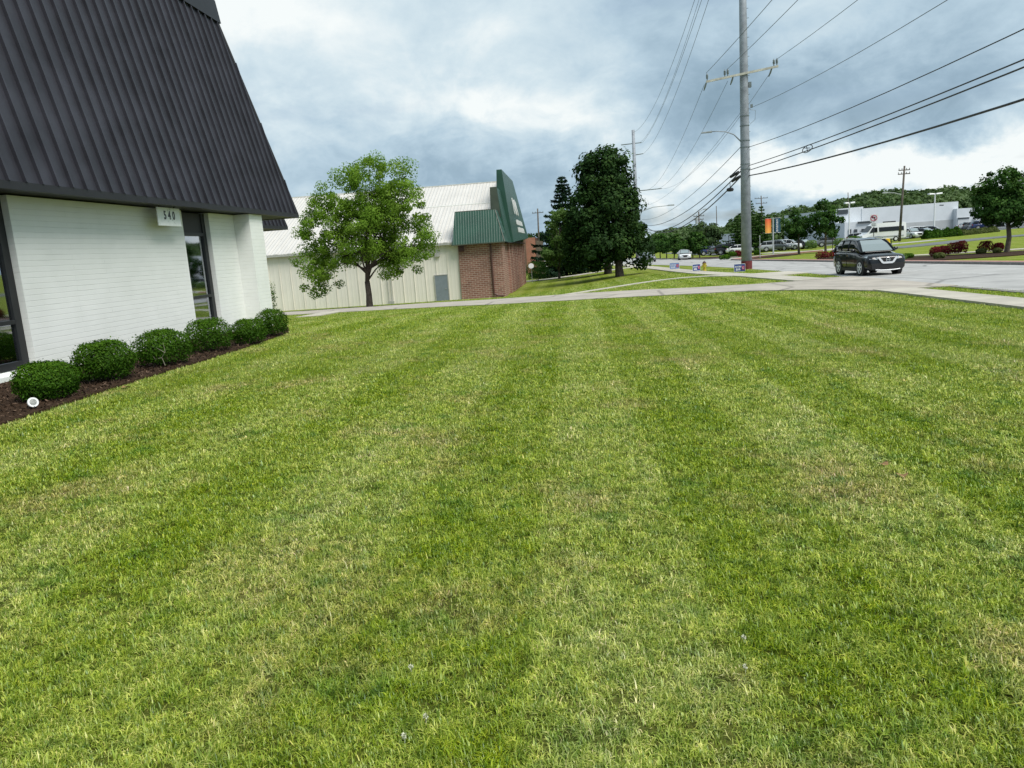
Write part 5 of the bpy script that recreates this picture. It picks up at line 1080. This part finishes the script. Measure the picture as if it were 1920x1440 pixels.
# brick building and fence left of the spruce
bb_ = empty('brick_building', (0, 0, 0), 0, 'small orange brick building just right of the green parapet', 'building')
dwall('wall', 985, 446, 1003, 445, -4.5, M['brick2'], 12, 0, bb_, 122); dwall('side_wall', 1002.8, 446, 1008, 446, -4.5, M['downspout'], 12, -.3, bb_, 122)
fn = empty('wooden_fence', (0, 0, 0), 0, 'weathered wooden fence with a tall white end post beside the light green tree', 'fence'); dwall('panel', 1024, 462, 1044, 470, -4, M['barklight'], .1, 0, fn, 104); dwall('panel', 1006, 450, 1020, 452, -4, M['barklight'], .1, -3, fn, 104); dwall('white_post', 1019, 462, 1023.5, 462, -4, M['whitepaint'], .3, .3, fn, 104)
dd = at(996, 499, 84); r = empty('satellite_dish', (dd[0], 84, dd[2]), 0, 'small pale satellite dish at the far end of the brick front', 'dish'); q = MB(); q.lathe([(.30, .08), (.2, .02), (.02, 0)], 16, Matrix.Rotation(R_(70), 4, 'X') @ Matrix.Rotation(0, 4, 'Y')); q.build('reflector', M['whitepaint'], r); q = MB(); q.tube([(0, .05, 0), (0, .1, dd[2]*0-1.9)], .03, 6); q.build('mast', M['galv'], r)
# area lights and the banner
def area_light(px, pyb, pyt, Y, label, w=2.2):
    b = spot(px, pyb, Y); h = at(px, pyt, Y)[2]-b.z; r = empty('area_light', b, YAW, label, 'lamp post', 'white parking lot lights'); q = MB(); q.tube([(0, 0, -.1), (0, 0, h)], [.14, .10], 8); q.build('post', M['whitepaint'], r)
    for s_ in (-1, 1): q = MB(); q.hexa([(s_*.15, -.3, h-.05), (s_*w/2, -.35, h-.05), (s_*w/2, .35, h-.05), (s_*.15, .3, h-.05)], [(s_*.15, -.2, h+.12), (s_*w/2, -.3, h+.22), (s_*w/2, .3, h+.22), (s_*.15, .2, h+.12)]); q.build('lamp_head', M['whitepaint'], r)
area_light(1751, 440, 364, 138, 'tall white twin headed lot light before the dealership wall'); area_light(1592, 452, 381, 134, 'white twin headed lot light left of the passenger van', 1.6)
b = spot(1450, 477, 104); h = at(1450, 408, 104)[2]-b.z; r = empty('banner_pole', b, YAW, 'pale pole flying an orange and a teal banner in the dealership lawn', 'flag pole'); q = MB(); q.tube([(0, 0, -.1), (0, 0, h)], [.10, .08], 8); q.build('post', M['galv'], r)
def m_ban():
    m = NT('orange_banner_cloth'); p = m.pos('Object'); s_ = m.t.nodes.new('ShaderNodeSeparateXYZ'); m.link(p, s_.inputs[0]); m.pr(m.ramp(m.math('DIVIDE', s_.outputs[2], h), [(.62, (.75, .36, .06)), (.97, (.70, .10, .04))]), .8); return m.m
q = MB()
for i in range(7):
    x0, x1 = -.25-.11*i, -.36-.11*i; q.add([(x0, .04*math.sin(i), h-1.95), (x1, .04*math.sin(i+1), h-1.95), (x1, .04*math.sin(i+1), h-.1), (x0, .04*math.sin(i), h-.1)], [(0, 1, 2, 3)])
bn = q.build('banner', m_ban(), r); q = MB(); q.tube([(0, 0, h-.08), (-1.05, 0, h-.08)], .02, 5); q.tube([(0, 0, h-1.97), (-1.05, 0, h-1.97)], .02, 5); q.build('banner_arm', M['galv'], r)
q = MB()
for i in range(7):
    x0, x1 = .22+.11*i, .33+.11*i; q.add([(x0, .04*math.sin(i+2), h-1.95), (x1, .04*math.sin(i+3), h-1.95), (x1, .04*math.sin(i+3), h-.1), (x0, .04*math.sin(i+2), h-.1)], [(0, 1, 2, 3)])
bn2 = q.build('banner', M['teal'], r); bn2['label'] = 'teal banner with white vertical lettering'
q = MB()
for i in range(6):
    z_ = h-.32-i*.27; q.box((.42, -.062, z_), (.62, -.050, z_+.045)); q.box((.42, -.062, z_-.15), (.62, -.050, z_-.105)); q.box((.42, -.062, z_-.105), (.47, -.050, z_)); 
    if i % 2: q.box((.57, -.062, z_-.105), (.62, -.050, z_))
q.build('lettering', M['whitepaint'], bn2); q = MB(); q.tube([(0, 0, h-.08), (1.05, 0, h-.08)], .02, 5); q.tube([(0, 0, h-1.97), (1.05, 0, h-1.97)], .02, 5); q.build('banner_arm', M['galv'], r)
# ------------------------------------------------------------ trees and shrubs across the road
Y1 = 54.0; b = spot(1888, 470, Y1)
lb = [lobe(1880, 350, 34, 34, Y1), lobe(1855, 385, 30, 28, Y1), lobe(1905, 380, 38, 36, Y1), lobe(1880, 395, 48, 24, Y1), lobe(1930, 370, 20, 24, Y1), lobe(1845, 365, 18, 22, Y1)]
tree(b, lb, 'largest street tree across the road, with clear straight trunk at the right edge', 'street', 15000, .20, .42, .15, shell=.5, nb=10, fork=(0, 0, 2.0), nclump=220, bark='barklight')
for px, py, cxp, top, rxp, Yq, lab in ((1548, 471, 1548, 372, 30, 92, 'taller of the paired street trees left of the black SUV'), (1498, 476, 1496, 386, 26, 94, 'shorter of the paired street trees left of the black SUV')):
    b = spot(px, py, Yq); H_ = 448-top
    lb = [lobe(cxp, top+H_*.30, rxp*.5, H_*.30, Yq), lobe(cxp-8, top+H_*.62, rxp*.72, H_*.30, Yq), lobe(cxp+9, top+H_*.60, rxp*.72, H_*.32, Yq), lobe(cxp, top+H_*.80, rxp*.8, H_*.20, Yq)]
    tree(b, lb, lab, 'street', 6500, .26, .5, .13, shell=.4, nb=7, fork=(0, 0, 1.7), group='street trees across the road', bark='barklight')
for px, top, w_, Yq, lab in ((1227, 446, 11, 150, 'first small street tree right of the maples'), (1238, 440, 12, 143, 'second small street tree right of the maples'), (1250, 441, 12, 137, 'third small street tree right of the maples'), (1264, 440, 13, 132, 'fourth small street tree above the pale yard sign'), (1299, 432, 15, 124, 'small street tree left of the transformer pole'), (1312, 436, 14, 121, 'small street tree in front of the transformer pole')):
    b = spot(px, 482, Yq); yb = 474
    lb = [lobe(px, (top+yb)/2-6, w_*.7, (yb-top)*.45, Yq), lobe(px-4, yb-12, w_, 12, Yq), lobe(px+4, yb-14, w_, 12, Yq)]
    tree(b, lb, lab, 'street', 1800, .36, .55, .10, shell=.35, nb=4, fork=(0, 0, 1.5), group='row of small street trees', sub=0)
b = spot(1330, 478, 150); lb = [lobe(1322, 440, 26, 22, 150), lobe(1338, 450, 18, 18, 150), lobe(1312, 455, 16, 18, 150)]
tree(b, lb, 'broad mid green tree behind the small street trees left of the grey pole', 'far', 5000, .5, .9, .25, shell=.4, nb=5, sub=0)
for px, top, rr_, Yq, lab in ((1384, 400, 3.4, 132, 'dark conifer immediately left of the grey pole'), (1408, 372, 3.6, 130, 'tallest dark conifer immediately right of the grey pole'), (1428, 383, 3.2, 128, 'dark conifer nearest the orange banner')):
    b = spot(px, 466, Yq); conifer(b, at(px, top, Yq)[2]-b.z, rr_, lab, 'conifers by the grey pole', leaf='street', sparse=1.6, start=.03)
for px, py, wp, hp, Yq, lf, lab in ((1757, 482, 20, 17, None, 'red', 'red shrub nearest the SUV in the mulch bed'), (1772, 480, 22, 17, None, 'red', 'second red shrub from the SUV'), (1792, 478, 24, 21, None, 'red', 'third red shrub from the SUV, the widest'), (1806, 476, 22, 22, None, 'red', 'red shrub behind the widest one'), (1852, 474, 22, 20, None, 'red', 'red shrub left of the large street tree'), (1875, 472, 15, 15, None, 'red', 'dark red shrub tucked against the large street tree trunk'),
        (1764, 485, 20, 10, None, 'olive', 'low olive shrub in front of the second red shrub'), (1842, 476, 16, 9, None, 'olive', 'low olive shrub beside the red shrub left of the large tree'), (1872, 475, 14, 9, None, 'olive', 'low olive shrub at the foot of the large street tree'),
        (1545, 486, 24, 13, None, 'red', 'reddish shrub under the taller paired street tree'), (1568, 484, 18, 14, None, 'red', 'red shrub half hidden behind the SUV rear'), (1360, 487, 18, 9, None, 'box', 'dark shrub at the island tip left of the grey pole'), (1374, 482, 14, 10, None, 'box', 'dark shrub second from the island tip'), (1384, 481, 12, 11, None, 'red', 'dark reddish shrub touching the left side of the grey pole'), (1420, 478, 11, 8, None, 'box', 'small dark shrub right of the grey pole'),
        (1523, 458, 22, 16, 108, 'light', 'pale green ornamental grass clump between the paired street trees'), (1578, 453, 24, 14, 112, 'light', 'ornamental grass clump left of the lot light'), (1604, 453, 22, 15, 114, 'box', 'dark shrub left of the passenger van'), (1690, 476, 22, 12, 52, 'light', 'low pale green plants in front of the SUV hood side'), (1705, 484, 20, 8, None, 'box', 'dark low ground cover at the bed tip beside the SUV')):
    if Yq is None:
        x, y = gnd(px, py+1)
    else: v_ = spot(px, py, Yq); x, y = v_.x, v_.y
    k = y/F*1.03; shrub((x, y+wp*k*.3, gz(x, y)+.03), wp*k*.52, wp*k*.45, hp*k, lab, lf, 1100, .12*max(1, y/70), 'low shrubs across the road', 'ornamental_shrub', lump=.05, twigs=False)
# hedge before the dealership
for a_, b_, top, lab in ((1733, 1800, 14, 'long dark clipped hedge in front of the dealership wall'), (1800, 1868, 9, 'lower mixed hedge continuing toward the large street tree')):
    P0 = at(a_, 446, 112); P1 = at(b_, 444, 112 if a_ < 1790 else 116); n_ = 5200; t = rng.uniform(0, 1, n_); k = 112/F; hh = top*k; a = rng.uniform(0, math.pi, n_); rr_ = rng.uniform(.8, 1.05, n_)
    xx = P0[0]+(P1[0]-P0[0])*t; yy = P0[1]+(P1[1]-P0[1])*t+np.cos(a)*rr_*1.0; bumpy = 1+.12*np.sin(t*23)+.08*np.sin(t*51); end = np.minimum(1, np.minimum(t, 1-t)*22)**.5
    zz = g(xx, yy)+np.sin(a)*rr_*hh*bumpy*end; V, Fq = leaf_cards(np.stack([xx, yy, zz], 1), np.stack([a*0, np.cos(a), np.sin(a)], 1), .24, .5)
    o = np_mesh('hedge', V, Fq, LF['box' if a_ < 1790 else 'olive'], None, np.repeat(rng.uniform(0, .8, n_), 4)); tag(o, lab, 'hedge')
# ------------------------------------------------------------ wooded hill and far tree line: one far-off mass
def far_wood():
    Ps, Ns, Rs = [], [], []
    line = [(1210, 448, 330), (1235, 436, 300), (1260, 430, 290), (1290, 424, 300), (1320, 428, 280), (1345, 432, 260), (1375, 418, 240), (1400, 400, 250), (1440, 408, 270), (1462, 401, 280), (1480, 392, 285), (1500, 384, 290), (1525, 391, 290), (1550, 380, 290), (1575, 372, 290), (1600, 368, 300), (1630, 362, 300), (1662, 356, 300), (1685, 354, 300), (1715, 359, 300), (1740, 358, 300), (1765, 351, 310), (1790, 350, 310), (1815, 352, 310), (1845, 352, 310), (1880, 356, 310), (1920, 350, 310), (1980, 345, 310), (2050, 342, 310)]
    xs = [l[0] for l in line]
    for px in np.arange(1195, 2060, 6.0):
        top = float(np.interp(px, xs, [l[1] for l in line]))+random.uniform(-3, 7); Y0 = float(np.interp(px, xs, [l[2] for l in line]))
        for row in range(3):
            Y = Y0-row*22+random.uniform(-8, 8); T = at(px+random.uniform(-4, 4), top+row*8+random.uniform(0, 3), Y); zb = gz(T[0], Y); hgt = T[2]-zb
            if hgt < 2: continue
            R = random.uniform(3.2, 5.6); n = 420
            d = rng.normal(0, 1, (n, 3)); d /= np.linalg.norm(d, axis=1)[:, None]; d[:, 2] = np.abs(d[:, 2])*np.where(rng.uniform(0, 1, n) < .8, 1, -1)
            bump = 1+.14*np.sin(d[:, 0]*6+px)*np.sin(d[:, 1]*5)+rng.normal(0, .05, n); cz = T[2]-R*.9
            P = np.array([T[0], Y, cz])+d*(np.array([R, R, R*.95])*bump[:, None]); low = rng.uniform(0, 1, n) < .35
            P[low, 2] = zb+rng.uniform(0, 1, low.sum())*max(.5, (cz-zb)); Ps.append(P); Ns.append(d+np.array([0, 0, .4])); Rs.append(np.clip(random.uniform(0, .55)+rng.uniform(0, .35, n)+d[:, 2]*.15, 0, 1))
    P = np.concatenate(Ps); V, Fq = leaf_cards(P, np.concatenate(Ns), 1.25, .7); o = np_mesh('distant_wood', V, Fq, LF['far'], None, np.repeat(np.concatenate(Rs), 4)); tag(o, 'wooded hillside and tree line along the horizon behind the dealership', 'wood', kind='stuff')
far_wood()
hl = MB()   # the ground that carries the wood
def hill():
    xs = np.linspace(30, 330, 40); ys = np.linspace(205, 420, 22); X, Y = np.meshgrid(xs, ys); Z = g(X, Y)-1+ss((X-40)/90)*ss((Y-215)/70)*8; V = np.stack([X.ravel(), Y.ravel(), Z.ravel()], 1); i = np.arange(21*39); r_, c_ = i//39, i % 39; a = r_*40+c_
    o = np_mesh('hill', V, np.stack([a, a+1, a+41, a+40], 1), M['soil'], smooth=True); tag(o, kind='structure')
hill()
# left background: trees beyond the brick building
b = spot(1000, 470, 175); lb = [lobe(985, 449, 14, 9, 175), lobe(1012, 447, 14, 10, 175), lobe(1030, 445, 16, 12, 175)]
tree(b, lb, 'dark tree tops showing over the small orange brick building', 'maple', 2600, .6, .9, .2, shell=.3, nb=3, sub=0)
# ------------------------------------------------------------ small things in the lawn and bed
M['petal'] = plain('white_clover_head', (.58, .58, .44), .8, var=.15, scale=60); M['deadleaf'] = plain('dead_leaf', (.24, .14, .055), .8, var=.3, scale=30)
def clover(px, py, s=.009):
    x, y = gnd(px, py); z = gz(x, y)+.042; q = MB()
    for k in range(26):
        d = Vector(rng.normal(0, 1, 3)); d.normalize(); c = Vector((x, y, z))+d*s*.6; t = d.orthogonal().normalized()*s*.28; q.add([c-t, c+d.cross(t), c+t, c+d*s*.8], [(0, 1, 3), (1, 2, 3), (0, 3, 2)])
    q.tube([(x, y, z-.042), (x, y, z)], .0012, 4); return tag(q.build('clover_flower', M['petal']), 'white clover flower', 'flower', 'white clover flowers in the near lawn')
for px, py, lb_ in ((1395, 1212, 'upper of the two white clover heads in the right of the near lawn'), (760, 1400, 'white clover head in the near lawn closest to the bottom edge'), (772, 1268, 'highest of the three white clover heads left of centre'), (1398, 1268, 'lower of the two white clover heads in the right of the near lawn'), (800, 1363, 'middle one of the three white clover heads left of centre')): clover(px, py)['label'] = lb_
def leafy(px, py, lab, s=.06, sd=0):
    x, y = gnd(px, py); z = gz(x, y)+.03; q = MB(); n = 8; v = []
    for k in range(n):
        t = 2*math.pi*k/n; rr_ = s*(.6+.4*abs(math.cos(t*1.5+sd))); v.append((x+rr_*math.cos(t), y+rr_*.7*math.sin(t), z+.012*math.sin(t*2+sd)))
    v.append((x, y, z-.004)); q.add(v, [(k, (k+1) % n, n) for k in range(n)]); o = q.build('dead_leaf', M['deadleaf']); tag(o, lab, 'leaf')
leafy(1655, 876, 'brown curled dead leaf in the right part of the lawn', .045, 1); leafy(1692, 897, 'paler dead leaf just right of the brown curled one', .045, 2); leafy(236, 729, 'orange dead leaf at the edge of the mulch below the second boxwood', .08, 3)
def mulch_bits():
    n = 16000; x = rng.uniform(-9.3, -6.4, n); y = rng.uniform(5.5, 21, n); ok = inside(x, y, BED); x, y = x[ok], y[ok]; n = len(x); P = np.stack([x, y, g(x, y)+.04+rng.uniform(0, .03, n)], 1)
    V, Fq = leaf_cards(P, np.tile([0, 0, 1.], (n, 1)), .06, .3); m = NT('wood_chip'); a = m.n('Attribute'); a.attribute_name = 'rnd'; m.pr(m.ramp(a.outputs['Fac'], [(0, (.014, .010, .008)), (.7, (.052, .033, .022)), (1, (.15, .10, .07))]), .9, spec=.1)
    o = np_mesh('mulch_chips', V, Fq, m.m, None, np.repeat(rng.uniform(0, 1, n), 4)); tag(o, 'brown shredded wood mulch under the boxwoods', 'mulch', kind='stuff')
mulch_bits()
